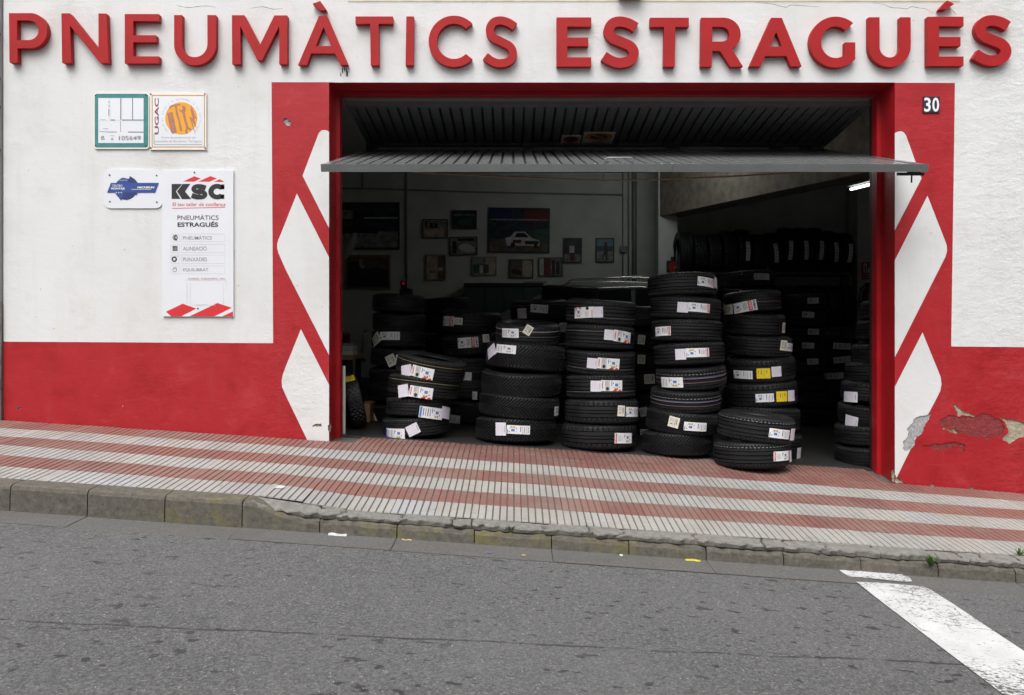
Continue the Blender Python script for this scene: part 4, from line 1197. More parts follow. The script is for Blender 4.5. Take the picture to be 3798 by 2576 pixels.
# framed pictures on the back wall
def picture(label, x0, y0, x1, y1, frame, paper, shapes, tilt=0.0, fw=0.012):
    a = P(x0, y0, YB-0.02); b = P(x1, y1, YB-0.02)
    c = (a+b)/2; w, h = abs(b.x-a.x)/2, abs(a.z-b.z)/2
    e = empty('framed_picture', (c.x, YB-0.002, c.z), (0, tilt, 0)); tag(e, label, 'picture', 'framed pictures on the back wall')
    mb = MB()
    for lo, hi in (((-w,-.03,-h),(w,0,-h+fw)), ((-w,-.03,h-fw),(w,0,h)), ((-w,-.03,-h+fw+.0005),(-w+fw,0,h-fw-.0005)), ((w-fw,-.03,-h+fw+.0005),(w,0,h-fw-.0005))):
        mb.box(lo, hi)
    mb.build('frame', frame, e, False, False)
    mb = MB(); mb.box((-w+fw+.0005,-.016,-h+fw+.0005), (w-fw-.0005,-.002,h-fw-.0005)); pic = mb.build('print', paper, e, False, False)
    if shapes:
        mats = []; pr = Print()
        for pts, m in shapes:
            if m not in mats: mats.append(m)
            pr.poly(pts, mats.index(m), 1+len(pr.items))
        mb = MB(); pr.mesh(mb, lambda x, y, l: (-w+fw+x*2*(w-fw), -0.016-0.0007*l, h-fw-y*2*(h-fw))); mb.build('motif', mats, pic, False, False)
    return e
bl = simple('picture_night', (0.03, 0.04, 0.055), 0.25, 0, 0.6, 14); gy = simple('picture_grey', (0.24, 0.24, 0.235), 0.25, 0, 0.6, 16)
bg_ = simple('picture_beige', (0.46, 0.38, 0.29), 0.25, 0, 0.4, 9); br = simple('picture_brown', (0.13, 0.10, 0.07), 0.25, 0, 0.5, 9)
dkr = simple('picture_red', (0.14, 0.025, 0.03), 0.25, 0, 0.3); sk = simple('picture_sky', (0.12, 0.25, 0.34), 0.25, 0, 0.2); grn = simple('picture_green', (0.04, 0.09, 0.07), 0.25, 0, 0.3)
wht = simple('picture_white', (0.55, 0.55, 0.55), 0.25, 0, 0.2); dk = simple('picture_dark', (0.018, 0.02, 0.022), 0.25, 0, 0.3); nvy = simple('picture_navy', (0.02, 0.03, 0.11), 0.25, 0, 0.2)
R4 = lambda x0,y0,x1,y1: rect(x0,y0,x1,y1)
carp = [(0.02,0.62),(0.16,0.50),(0.34,0.47),(0.58,0.50),(0.74,0.58),(0.93,0.66),(0.98,0.86),(0.9,0.92),(0.5,0.9),(0.35,0.88),(0.1,0.78)]
def carat(x, y, s, t): return [(x+p[0]*s, y+(p[1]-0.47)*t) for p in carp]
picture('large dark framed crowd poster on the back wall beside the door jamb', 1215, 750, 1482, 925, M['p_black'], bl, [(R4(0.5,0.31,0.99,0.335), wht), (R4(0.05,0.15,0.35,0.34), gy), (R4(0.1,0.62,0.99,0.97), gy), (R4(0.38,0.17,0.66,0.3), dk), (R4(0.1,0.5,0.7,0.66), dk)])  # white bar is the lamp tube's reflection painted into the print
picture('gilt framed picture with dark hill under the crowd poster', 1280, 944, 1448, 1073, M['wood'], br, [([(0.45,0.4),(0.7,0.34),(0.99,0.42),(0.99,0.98),(0.02,0.98),(0.02,0.2),(0.3,0.15)], dk), ([(0.3,0.05),(0.36,0.12),(0.42,0.35),(0.36,0.4),(0.3,0.3)], gy)], 0, 0.025)
picture('black framed photo split dark above and tan below, leftmost small frame', 1566, 812, 1661, 883, M['p_black'], gy, [(R4(0.02,0.5,0.88,0.98), bg_), (R4(0.28,0.15,0.42,0.45), dk), (R4(0.46,0.2,0.62,0.45), dk), (R4(0.1,0.08,0.18,0.4), dk)])
picture('black framed dark race car photo, topmost small frame', 1675, 779, 1768, 849, M['p_black'], bl, [(carat(0.15,0.45,0.7,0.9), grn), (R4(0.05,0.2,0.95,0.25), gy)])
picture('tilted black framed grey pit lane photo under the topmost frame', 1667, 877, 1771, 946, M['p_black'], gy, [(carat(0.3,0.35,0.65,1.2), wht), (R4(0.08,0.2,0.24,0.95), dk), (R4(0.3,0.06,0.9,0.2), dk)], -0.02)
picture('narrow upright framed brown photo, lowest at left of the group', 1579, 944, 1653, 1038, M['wood'], bg_, [(R4(0.6,0.02,0.98,0.98), br), (R4(0.15,0.6,0.5,0.75), gy), (R4(0.62,0.5,0.9,0.65), bg_)])
picture('silver framed pale team photo below the large car poster', 1750, 951, 1842, 1021, M['pipe'], gy, [(R4(0.55,0.02,0.98,0.98), bg_), (R4(0.02,0.4,0.7,0.9), grn), (R4(0.3,0.45,0.45,0.9), wht)])
picture('large framed poster of a white race car on track', 1811, 770, 2039, 937, M['p_black'], bl, [(R4(0.01,0.01,0.38,0.22), nvy), (R4(0.6,0.02,0.99,0.3), dkr), (R4(0.01,0.70,0.99,0.99), br), (R4(0.01,0.24,0.99,0.27), gy), ([(0.66,0.5),(0.99,0.44),(0.99,0.8),(0.66,0.74)], grn), ([(0.27,0.68),(0.36,0.65),(0.70,0.66),(0.84,0.73),(0.85,0.85),(0.30,0.86)], wht), ([(0.35,0.66),(0.43,0.53),(0.60,0.53),(0.71,0.67)], wht), ([(0.46,0.56),(0.59,0.56),(0.67,0.66),(0.43,0.66)], dk), (R4(0.60,0.74,0.83,0.82), dk), (arc(0.40,0.84,0.04,0.06,0,350,14), dk), (arc(0.78,0.86,0.03,0.05,0,350,14), dk), (R4(0.20,0.50,0.36,0.53), dk), (R4(0.40,0.72,0.54,0.79), dkr)], 0.012)
picture('black framed photo half dark and half tan under the car poster', 1888, 961, 1978, 1031, M['p_black'], br, [(R4(0.55,0.02,0.98,0.98), bg_), (carat(0.04,0.5,0.5,0.8), dk)])
picture('black framed photo with red and grey stripes under the car poster corner', 1997, 954, 2087, 1024, M['p_black'], gy, [(R4(0.2,0.02,0.5,0.98), dkr), (R4(0.55,0.1,0.7,0.95), dk), (R4(0.74,0.2,0.9,0.95), dk), (R4(0.02,0.02,0.2,0.98), wht)], -0.01)
picture('upright framed photo of a figure in red trousers', 2090, 882, 2158, 974, M['p_black'], bl, [(R4(0.02,0.65,0.98,0.98), gy), (R4(0.3,0.3,0.6,0.6), wht), (R4(0.33,0.6,0.62,0.95), dkr), (arc(0.45,0.24,0.08,0.06,0,350,12), br)], 0.012)
picture('upright framed photo of a figure against blue sky, nearest the pillar', 2210, 882, 2278, 973, M['p_black'], grn, [(R4(0.02,0.02,0.98,0.32), sk), (R4(0.02,0.55,0.98,0.98), gy), ([(0.45,0.15),(0.62,0.12),(0.66,0.6),(0.62,0.92),(0.55,0.92),(0.52,0.65),(0.35,0.9),(0.28,0.9),(0.45,0.55)], dk)])

# ------------------------------------------------------------------ tyres
R0, W0, TZ = 0.32, 0.2, 0.074
def tread_rib(u, th, n=72):
    au = abs(u); d = np.zeros_like(th)
    if au < 0.075 or 0.36 < au < 0.45 or 0.70 < au < 0.76: return d+0.011
    f = (th*n/(2*np.pi)+(0.5 if u < 0 else 0)) % 1
    if au >= 0.76: d = np.where(f < 0.28, 0.009, 0.0)
    elif au >= 0.45: d = np.where(((f+au*1.2) % 1) < 0.14, 0.003, 0.0)
    return d
def tread_slot(u, th):
    au = abs(u); d = np.zeros_like(th)
    if 0.12 < au < 0.20 or 0.55 < au < 0.63: return d+0.011
    f = (th*46/(2*np.pi)+(0.3 if u < 0 else 0)) % 1
    if au >= 0.63: d = np.where(f < 0.22, 0.009, 0.0)
    return d
def tread_chev(u, th):
    au = abs(u)
    if au < 0.03: return np.zeros_like(th)+0.006
    ph = th*68/(2*np.pi)+(0.5 if u < 0 else 0)-2.9*(au**0.75)
    f = ph % 1
    d = np.where(f < 0.38, 0.0125, 0.0)
    if 0.70 < au < 0.74: d = np.maximum(d, 0.004)
    return d
def tread_knob(u, th):
    au = abs(u)
    k = int((u+1)/2*5)
    f = (th*30/(2*np.pi)+0.5*(k % 2)) % 1
    w = ((u+1)/2*5) % 1
    return np.where((f < 0.28), 0.010, 0.0)+(0.010 if w < 0.14 else 0.0)
def tyre_mesh(name, fn, NT, NU):
    th = np.linspace(0, 2*np.pi, NT, endpoint=False)
    prof = []
    for u in np.linspace(-1, 1, NU):
        d = np.minimum(fn(u, th), 0.0125)
        prof.append((R0-0.0045*u*u-d, TZ*u))
    ones = np.ones_like(th)
    d1 = fn(1.0, th)
    sh = [((0.3115-d1*0.5), 0.0805), (0.304*ones, 0.0865), (0.288*ones, 0.0945), (0.268*ones, 0.0995), (0.250*ones, 0.0990), (0.247*ones, 0.0965), (0.232*ones, 0.0915), (0.214*ones, 0.080), (0.205*ones, 0.070),
          (0.206*ones, 0.060), (0.225*ones, 0.066), (0.262*ones, 0.084), (0.292*ones, 0.078), (0.302*ones, 0.055)]
    d0 = fn(-1.0, th)
    top = sh; bot = [(r if i else (0.3115-d0*0.5), -z) for i, (r, z) in enumerate(sh)][::-1]
    rings = prof+top+bot
    nr = len(rings); ct, st = np.cos(th), np.sin(th)
    V = np.zeros((nr, NT, 3))
    for i, (r, z) in enumerate(rings):
        V[i, :, 0] = r*ct; V[i, :, 1] = r*st; V[i, :, 2] = z
    i = np.arange(nr)[:, None]; j = np.arange(NT)[None, :]; i2 = (i+1) % nr; j2 = (j+1) % NT
    Fq = np.stack([i*NT+j, i*NT+j2, i2*NT+j2, i2*NT+j], -1).reshape(-1, 4)
    me = bpy.data.meshes.new(name)
    me.vertices.add(nr*NT); me.vertices.foreach_set("co", V.reshape(-1))
    nf = len(Fq)
    me.loops.add(nf*4); me.loops.foreach_set("vertex_index", Fq.reshape(-1).astype(np.int32))
    me.polygons.add(nf); me.polygons.foreach_set("loop_start", np.arange(0, nf*4, 4, dtype=np.int32)); me.polygons.foreach_set("loop_total", np.full(nf, 4, dtype=np.int32))
    sm = np.ones((nr, NT), bool); sm[:NU, :] = False; sm[-1, :] = False
    me.polygons.foreach_set("use_smooth", sm.reshape(-1))
    me.materials.append(M['rubber']); me.update(calc_edges=True); me.validate()
    return me
TM = {'rib': tyre_mesh('ribbed_tyre', lambda u, th: tread_rib(u, th), 432, 41), 'slot': tyre_mesh('slotted_tyre', tread_slot, 368, 41),
      'chev': tyre_mesh('chevron_tyre', tread_chev, 884, 48), 'far': tyre_mesh('plain_tyre', lambda u, th: tread_rib(u, th, 40), 160, 25), 'knob': tyre_mesh('knobbly_tyre', tread_knob, 240, 36)}

PM = ['paper', 'p_black', 'p_grey', 'p_red', 'p_blue', 'p_green', 'p_orange', 'yellow', 'lilac', 'p_pale', 'cream_p', 'p_navy']
PI = {k: i for i, k in enumerate(PM)}
PML = [M[k] for k in PM]
def art_eu(pr, x, w, flip=False):
    """little label block: energy scale, arrow figure, icons"""
    f = (lambda y: 1-y) if flip else (lambda y: y)
    def r(a, b, c, d, m, l=2):
        y0, y1 = f(b), f(d); pr.rect(x+a*w, min(y0, y1), x+c*w, max(y0, y1), PI[m], l)
    for k, m in enumerate(('p_green', 'p_green', 'yellow', 'p_orange', 'p_red')): r(0.30+k*0.07, 0.70, 0.36+k*0.07, 0.86, m)
    r(0.36, 0.30, 0.62, 0.56, 'p_blue'); r(0.18, 0.22, 0.25, 0.32, 'p_black'); r(0.72, 0.60, 0.79, 0.70, 'p_black'); r(0.22, 0.60, 0.27, 0.68, 'p_grey'); r(0.74, 0.28, 0.79, 0.36, 'p_grey'); r(0.05, 0.1, 0.10, 0.5, 'p_navy')
def sticker_art(kind):
    """artwork in unit square (x 0..1, y 0..1 downwards); returns Print, base paper"""
    pr = Print(); base = 'paper'
    if kind == 'maxxis':      # label, text columns, red brand down the end
        art_eu(pr, 0.0, 0.5, True)
        pr.rect(0.54, 0.12, 0.575, 0.62, PI['p_navy'], 2)
        for k, x in enumerate((0.62, 0.66, 0.72, 0.76)): pr.rect(x, 0.15+0.1*(k % 2), x+0.018, 0.72, PI['p_grey'], 2)
        pr.text('MAXXIS', 0.89, 0.06, 0.97, 0.94, PI['p_red'], 3, bold=0.05, rot=-90); pr.text('PREMITRA', 0.82, 0.08, 0.87, 0.82, PI['p_black'], 3, rot=-90)
    elif kind == 'maxxis_r':
        pr.text('MAXXIS', 0.03, 0.06, 0.11, 0.94, PI['p_red'], 3, bold=0.05, rot=-90)
        for k, x in enumerate((0.16, 0.22, 0.28, 0.36)): pr.rect(x, 0.15+0.1*(k % 2), x+0.02, 0.8, PI['p_grey'], 2)
        art_eu(pr, 0.45, 0.5)
    elif kind == 'kormoran':
        pr.text('KORMORAN', 0.04, 0.12, 0.10, 0.80, PI['p_red'], 3, bold=0.02, rot=-90)
        pr.rect(0.17, 0.0, 0.40, 1.0, PI['p_pale'], 1); pr.poly(arc(0.29, 0.78, 0.07, 0.17, 0, 350, 12), PI['p_black'], 2)
        for k in range(3): pr.rect(0.20+0.05*k, 0.1, 0.215+0.05*k, 0.5, PI['p_grey'], 2)
        art_eu(pr, 0.44, 0.54)
        pr.poly([(0.50,0.99),(0.66,0.80),(0.74,0.86),(0.70,0.99)], PI['p_red'], 3); pr.poly([(0.78,0.99),(0.84,0.86),(0.90,0.84),(0.97,0.99)], PI['p_red'], 3)
    elif kind == 'kormoran_l':
        pr.poly([(0.02,0.01),(0.10,0.01),(0.20,0.14),(0.12,0.18)], PI['p_red'], 3); pr.poly([(0.24,0.01),(0.36,0.01),(0.42,0.12),(0.34,0.18)], PI['p_red'], 3)
        art_eu(pr, 0.0, 0.5); pr.poly(arc(0.70, 0.14, 0.08, 0.15, 0, 350, 12), PI['p_black'], 2)
        for k in range(3): pr.rect(0.60+0.06*k, 0.4, 0.62+0.06*k, 0.9, PI['p_grey'], 2)
        pr.text('KORMORAN', 0.88, 0.30, 0.95, 0.94, PI['p_red'], 3, rot=90)
    elif kind == 'kumho':
        art_eu(pr, 0.0, 0.45)
        for k in range(3): pr.rect(0.46+0.06*k, 0.15, 0.49+0.06*k, 0.8, PI['p_grey'], 2)
        pr.rect(0.66, 0.02, 0.82, 0.98, PI['p_red'], 2); pr.text('ECSTA', 0.70, 0.1, 0.79, 0.9, PI['paper'], 3, bold=0.03, rot=-90)
        pr.text('KUMHO', 0.86, 0.06, 0.96, 0.94, PI['p_black'], 3, bold=0.03, rot=-90)
    elif kind == 'eu':
        art_eu(pr, 0.0, 0.55, True)
        pr.rect(0.58, 0.12, 0.61, 0.7, PI['p_navy'], 2)
        for k in range(4): pr.rect(0.66+0.08*k, 0.12+0.06*(k % 2), 0.69+0.08*k, 0.85, PI['p_grey' if k % 2 else 'p_pale'], 2)
    elif kind == 'eu_r':
        for k in range(4): pr.rect(0.05+0.08*k, 0.12+0.06*(k % 2), 0.08+0.08*k, 0.85, PI['p_grey' if k % 2 else 'p_pale'], 2)
        art_eu(pr, 0.40, 0.58)
    elif kind == 'michelin':
        base = 'paper'
        pr.rect(0.02, 0.05, 0.10, 0.95, PI['p_blue'], 2)
        for k in range(4): pr.rect(0.15+0.09*k, 0.15, 0.18+0.09*k, 0.8, PI['p_grey' if k % 2 else 'p_navy'], 2)
        art_eu(pr, 0.48, 0.5)
    elif kind == 'plain':
        base = 'lilac'
        for k in range(4): pr.rect(0.15+0.18*k, 0.15, 0.165+0.18*k, 0.85, PI['p_pale'], 1)
        pr.rect(0.86, 0.25, 0.90, 0.75, PI['p_grey'], 1)
    elif kind == 'yellow':
        base = 'yellow'
        for k in range(4): pr.rect(0.12+0.2*k, 0.2, 0.16+0.2*k, 0.5+0.1*(k % 3), PI['p_black' if k % 2 else 'p_grey'], 2)
        pr.rect(0.1, 0.75, 0.9, 0.79, PI['p_grey'], 2)
    elif kind == 'code':      # stock ticket; the square code itself is left blank
        base = 'cream_p'
        pr.rect(0.12, 0.12, 0.50, 0.50, PI['p_pale'], 2); pr.rect(0.60, 0.15, 0.66, 0.85, PI['p_grey'], 2); pr.rect(0.74, 0.2, 0.80, 0.7, PI['p_black'], 2); pr.rect(0.15, 0.66, 0.45, 0.72, PI['p_black'], 2)
    elif kind == 'dim':  # white labels greyed: the dimness of the back rows put into the paper
        base = 'p_pale'
        pr.rect(0.1, 0.2, 0.4, 0.8, PI['p_grey'], 2); pr.rect(0.5, 0.2, 0.55, 0.8, PI['p_grey'], 2); pr.rect(0.65, 0.15, 0.7, 0.75, PI['p_grey'], 2)
    return pr, base

def add_sticker(ty, kind, ang, v0, w, h, rot=0.0, lift=0.0):
    """paper label wrapped round the tread: ang = angle of its middle seen from the street, v0 = height on the tread (m), w x h metres"""
    sx, sz = ty.scale[0], ty.scale[2]; R = R0*sx
    pr, base = sticker_art(kind)
    cr, sr = math.cos(rot), math.sin(rot)
    def fn(x, y, l):
        a, b = (x-0.5)*w, (0.5-y)*h
        u, vv = a*cr-b*sr, a*sr+b*cr
        vv += v0
        th = -math.pi/2 + ang + u/R
        rr = R+0.0015+lift+0.0007*l
        return (rr*math.cos(th)/sx, rr*math.sin(th)/sx, vv/sz)
    mb = MB(); nx = max(3, int(w/0.02)); 
    vs = [fn(i/nx, j, 0) for j in (1, 0) for i in range(nx+1)]
    mb.add(vs, [(i, i+1, nx+2+i, nx+1+i) for i in range(nx)], PI[base])
    pr.mesh(mb, fn)
    # triangles may face inwards: keep them facing out
    out = []
    for f in mb.f:
        a, b, c = (Vector(mb.v[i]) for i in f[:3])
        nrm = (b-a).cross(c-a); out.append(f if nrm.x*a.x+nrm.y*a.y > 0 else f[::-1])
    mb.f = out
    return mb.build('sticker', PML, ty, False, False)

def add_line(ty, v0, mat, wd=0.003, dashed=False):
    sx, sz = ty.scale[0], ty.scale[2]; R = R0*sx-0.0045*sx*(v0/sz/TZ)**2+0.0007
    mb = MB(); n = 120; st = 2 if dashed else 1
    for i in range(0, n, st):
        a, b = 2*math.pi*i/n, 2*math.pi*(i+1)/n
        mb.add([(R*math.cos(a)/sx, R*math.sin(a)/sx, (v0-wd/2)/sz), (R*math.cos(b)/sx, R*math.sin(b)/sx, (v0-wd/2)/sz), (R*math.cos(b)/sx, R*math.sin(b)/sx, (v0+wd/2)/sz), (R*math.cos(a)/sx, R*math.sin(a)/sx, (v0+wd/2)/sz)], [(0,1,2,3)])
    return mb.build('tread_stripe', mat, ty, False, False)
LW = simple('white_tread_line', (0.42, 0.42, 0.40), 0.7); LY = simple('yellow_tread_line', (0.30, 0.24, 0.08), 0.7); LB = simple('pale_blue_tread_line', (0.30, 0.38, 0.40), 0.7)
LG = simple('grey_tread_line', (0.14, 0.14, 0.13), 0.7); LP_ = simple('pink_tread_line', (0.20, 0.11, 0.12), 0.7); LBl = simple('violet_tread_line', (0.12, 0.12, 0.28), 0.7)

ORD = ['lowest', 'second', 'third', 'fourth', 'fifth', 'sixth', 'seventh', 'eighth', 'ninth']
def tyre(mesh, loc, dia, wid, rot, label, group):
    o = bpy.data.objects.new('tyre', TM[mesh]); link(o)
    o.location = loc; o.rotation_euler = rot; o.scale = (dia/2/R0, dia/2/R0, wid/W0)
    tag(o, label, 'tyre', group); return o
SL = 0.0637
def stack(where, group, z, specs, base=None, yoff=0.0):
    """specs from the floor up: dict(cx=px of the middle, d=diameter, w=width, m=mesh, tilt=, s=[stickers], l=[lines]); z = distance of the axis from the camera"""
    Y = z-D; acc = 0.0; out = []; nT = len(specs)
    for i, sp in enumerate(specs):
        d = sp['d']; w = sp['w']; zz = z+sp.get('dz', 0.0); Yi = zz-D
        X = PX(sp['cx'], Yi)
        fl = (Zt(X) if base is None else base(X, Yi))+0.004
        Zc = fl+acc+w/2
        rx = sp.get('rx', random.gauss(0, 0.008)); ry = SL+sp.get('tilt', random.gauss(0, 0.008))
        rz = random.uniform(0, 6.28)
        nm = ORD[i]+' up' if 0 < i < nT-1 else ('topmost' if i else 'lowest')
        feat = sp.get('f', '')
        lab = 'black tyre%s, %s %s' % (' '+feat if feat else '', nm, where)
        o = tyre(sp.get('m', 'rib'), (X, Yi, Zc), d, w, (0, 0, 0), lab, group)
        o.rotation_euler = (rx, ry, rz)
        for st in sp.get('s', ()):
            kind, pxc, pyc, wpx, hpx = st[:5]; rot = st[5] if len(st) > 5 else 0.0
            halfpx = d/2*F/zz
            sa = max(-0.97, min(0.97, (pxc-sp['cx'])/halfpx)); an = math.asin(sa)
            zf = zz-d/2*math.cos(an)
            # centre of the label on the tread, from its place in the photo
            Zs = CZ-(pyc-CY)*zf/F
            v0 = Zs-(Zc-math.tan(ry)*(PX(pxc, zf-D)-X))
            v0 = max(-w*0.3, min(w*0.3, v0))
            wm = wpx*zf/F/max(0.35, math.cos(an)); hm = hpx*zf/F
            add_sticker(o, kind, an-rz, v0, wm, hm, rot+ (0.0), st[6] if len(st) > 6 else 0.0)
        for ln in sp.get('l', ()): add_line(o, ln[0]*w, ln[1], ln[2] if len(ln) > 2 else 0.003, ln[3] if len(ln) > 3 else False)
        acc += w
        out.append(o)
    return out

# S3: chevron stack
def c4(x, y): return (1750+x/2.129, 980+y/2.129)
stack('in the chevron stack left of centre', 'tyres in the doorway', 6.84, [
    dict(cx=1913, d=0.672, w=0.200, m='chev', f='with chevron tread', s=[('eu', *c4(365,1332), 88, 32, -0.03), ('plain', *c4(232,1316), 38, 48, 0.03, 0.0012)]),
    dict(cx=1925, d=0.672, w=0.196, m='chev', f='with chevron tread', s=[('eu', *c4(670,1160), 20, 34)]),
    dict(cx=1934, d=0.672, w=0.202, m='chev', f='chevron tread, no sticker'),
    dict(cx=1951, d=0.672, w=0.215, m='chev', tilt=0.03, f='with chevron tread', s=[('eu_r', *c4(262,676), 74, 31, 0.0), ('plain', *c4(155,690), 30, 42, 0.5, 0.0012)]),
    dict(cx=1958, d=0.540, w=0.180, m='slot', tilt=0.03, rx=-0.05, f='with slim striped tread', s=[('eu_r', *c4(298,514), 62, 34, 0.07), ('code', *c4(437,487), 29, 36, -0.5, 0.0012)], l=[(0.22, LW, 0.004), (-0.02, LG, 0.003)]),
])
# S4: central stack
def st4(cy, px0=0, px1=0): pass
stack('in the central six-tyre stack', 'tyres in the doorway', 6.76, [
    dict(cx=2221, d=0.622, w=0.2027, m='slot', f='with red-ended sticker', s=[('maxxis_r', *c4(1170,1396), 70, 38, -0.05)]),
    dict(cx=2231, d=0.608, w=0.2027, m='slot', f='with two separate stickers', s=[('eu', *c4(1247,1187), 54, 36, -0.04), ('code', *c4(1145,1178), 28, 40, -0.08)]),
    dict(cx=2228, d=0.575, w=0.2027, f='with red-cornered label', s=[('kormoran', *c4(1075,975), 82, 40, -0.03), ('plain', *c4(952,970), 38, 40, -0.02, 0.0012)], l=[(-0.2, LG)]),
    dict(cx=2227, d=0.570, w=0.2027, f='with red-cornered label', s=[('kormoran', *c4(1050,770), 84, 40, -0.03), ('plain', *c4(925,765), 36, 38, -0.02, 0.0012)], l=[(-0.2, LG)]),
    dict(cx=2223, d=0.575, w=0.2027, f='with red-cornered label', s=[('kormoran', *c4(1165,575), 70, 42, -0.10), ('plain', *c4(1053,560), 38, 38, -0.04, 0.0012)], l=[(0.2, LG)]),
    dict(cx=2228, d=0.575, w=0.2027, f='with red-topped label', s=[('kormoran_l', *c4(862,373), 68, 40, 0.12), ('plain', *c4(968,368), 36, 40, 0.10, 0.0012)], l=[(-0.2, LG)]),
])
# S5: tall stack
def c5(x, y): return (2350+x/1.969, 980+y/1.969)
g5 = 'in the tall stack right of centre'
stack(g5, 'tyres in the doorway', 6.70, [
    dict(cx=2512, d=0.573, w=0.1826, m='chev', f='chevron tread, no sticker'),
    dict(cx=2531, d=0.590, w=0.1826, m='chev', f='with chevron tread', s=[('eu', *c5(397,1176), 88, 32, -0.02), ('code', *c5(245,1142), 36, 40, -0.15)]),
    dict(cx=2542, d=0.572, w=0.1826, f='with white stripes', l=[(0.20, LW, 0.003, True), (0.08, LBl, 0.004), (0.05, LW, 0.002), (-0.12, LP_, 0.004)]),
    dict(cx=2562, d=0.567, w=0.1826, tilt=0.02, f='with white tread stripes', s=[('eu_r', *c5(236,822), 68, 38, 0.02)], l=[(0.24, LW, 0.003, True), (0.10, LBl, 0.004), (0.06, LW, 0.002), (-0.12, LP_, 0.004)]),
    dict(cx=2555, d=0.575, w=0.1826, f='with red-ended label', s=[('maxxis', *c5(412,654), 88, 33, -0.02), ('plain', *c5(295,652), 36, 40, 0, 0.0012)]),
    dict(cx=2545, d=0.573, w=0.1826, f='with label near its edge', s=[('maxxis', *c5(180,486), 46, 34, 0.03)]),
    dict(cx=2542, d=0.573, w=0.1826, f='with red-ended label', s=[('maxxis', *c5(425,318), 84, 33, -0.03), ('plain', *c5(308,315), 38, 38, -0.02, 0.0012)]),
    dict(cx=2529, d=0.558, w=0.1826, f='with red-ended label', s=[('maxxis', *c5(490,152), 74, 34, -0.10), ('plain', *c5(573,160), 20, 40, -0.1, 0.0012)]),
])
# S6: stack with the yellow stickers
g6 = 'in the stack with yellow stickers'
stack(g6, 'tyres in the doorway', 7.02, [
    dict(cx=2838, d=0.60, w=0.205, f='behind the front pair', s=[('plain', *c5(1155,1370), 24, 40, 0)]),
    dict(cx=2832, d=0.60, w=0.205, f='half hidden by the front pair'),
    dict(cx=2826, d=0.585, w=0.212, m='slot', f='with yellow square', s=[('eu', *c5(882,965), 64, 31, 0), ('yellow', *c5(1004,970), 44, 38, -0.03), ('plain', *c5(1082,975), 32, 40, -0.04, 0.0012)]),
    dict(cx=2821, d=0.572, w=0.212, m='slot', f='with yellow square', s=[('eu', *c5(746,770), 54, 30, 0), ('yellow', *c5(875,772), 48, 38, 0), ('plain', *c5(966,770), 38, 38, 0.02)]),
    dict(cx=2815, d=0.545, w=0.176, f='with paper tags at its edge', s=[('code', *c5(1030,582), 30, 38, -0.1), ('eu', *c5(1095,600), 36, 30, -0.1, 0.0012)]),
    dict(cx=2800, d=0.500, w=0.186, f='with one tag at its edge', s=[('code', *c5(1058,458), 20, 38, -0.05)]),
    dict(cx=2790, d=0.480, w=0.180, f='with red and white label', s=[('kumho', *c5(758,300), 76, 38, 0.12), ('code', *c5(660,322), 22, 36, 0)], l=[(-0.05, LP_, 0.003)]),
])
# S7: the two tyres in front
stack('of the pair standing out on the threshold', 'tyres in the doorway', 6.38, [
    dict(cx=2788, d=0.582, w=0.203, rx=-0.03, f='with pale label', s=[('maxxis_r', *c5(1012,1422), 72, 35, -0.03), ('plain', *c5(1105,1425), 22, 42, -0.03, 0.0012)], l=[(0.30, LB, 0.003, True)]),
    dict(cx=2803, d=0.584, w=0.203, tilt=0.012, rx=-0.06, f='with pale label', s=[('eu', *c5(990,1228), 88, 34, -0.06), ('plain', *c5(1106,1232), 28, 44, -0.05, 0.0012)], l=[(0.32, LB, 0.003, True)]),
], base=lambda X, Y: gz(X, Y))
# S2: short stack at the left
def c3(x, y): return (1240+x/2.2517, 980+y/2.2517)
stack('in the short stack near the left jamb', 'tyres in the doorway', 6.80, [
    dict(cx=1542, d=0.555, w=0.158, f='with two papers', s=[('michelin', *c3(533,1408), 76, 40, -0.02), ('plain', *c3(690,1392), 46, 40, 0.4, 0.0012)]),
    dict(cx=1554, d=0.540, w=0.160, m='slot', tilt=0.02, f='with edge label', s=[('michelin', *c3(838,1278), 84, 42, -0.12), ('plain', *c3(945,1295), 26, 44, -0.15, 0.0012)]),
    dict(cx=1571, d=0.590, w=0.172, tilt=0.05, rx=-0.08, f='with folded paper tag', s=[('kormoran', *c3(760,1095), 88, 42, -0.03), ('plain', *c3(613,1080), 40, 46, 0.25, 0.0012)], l=[(0.22, LY, 0.003)]),
    dict(cx=1599, d=0.580, w=0.172, tilt=0.06, rx=-0.15, f='with folded paper tag', s=[('kormoran', *c3(770,895), 84, 42, -0.03), ('plain', *c3(635,890), 42, 42, 0.35, 0.0012)], l=[(0.22, LY, 0.003)]),
])
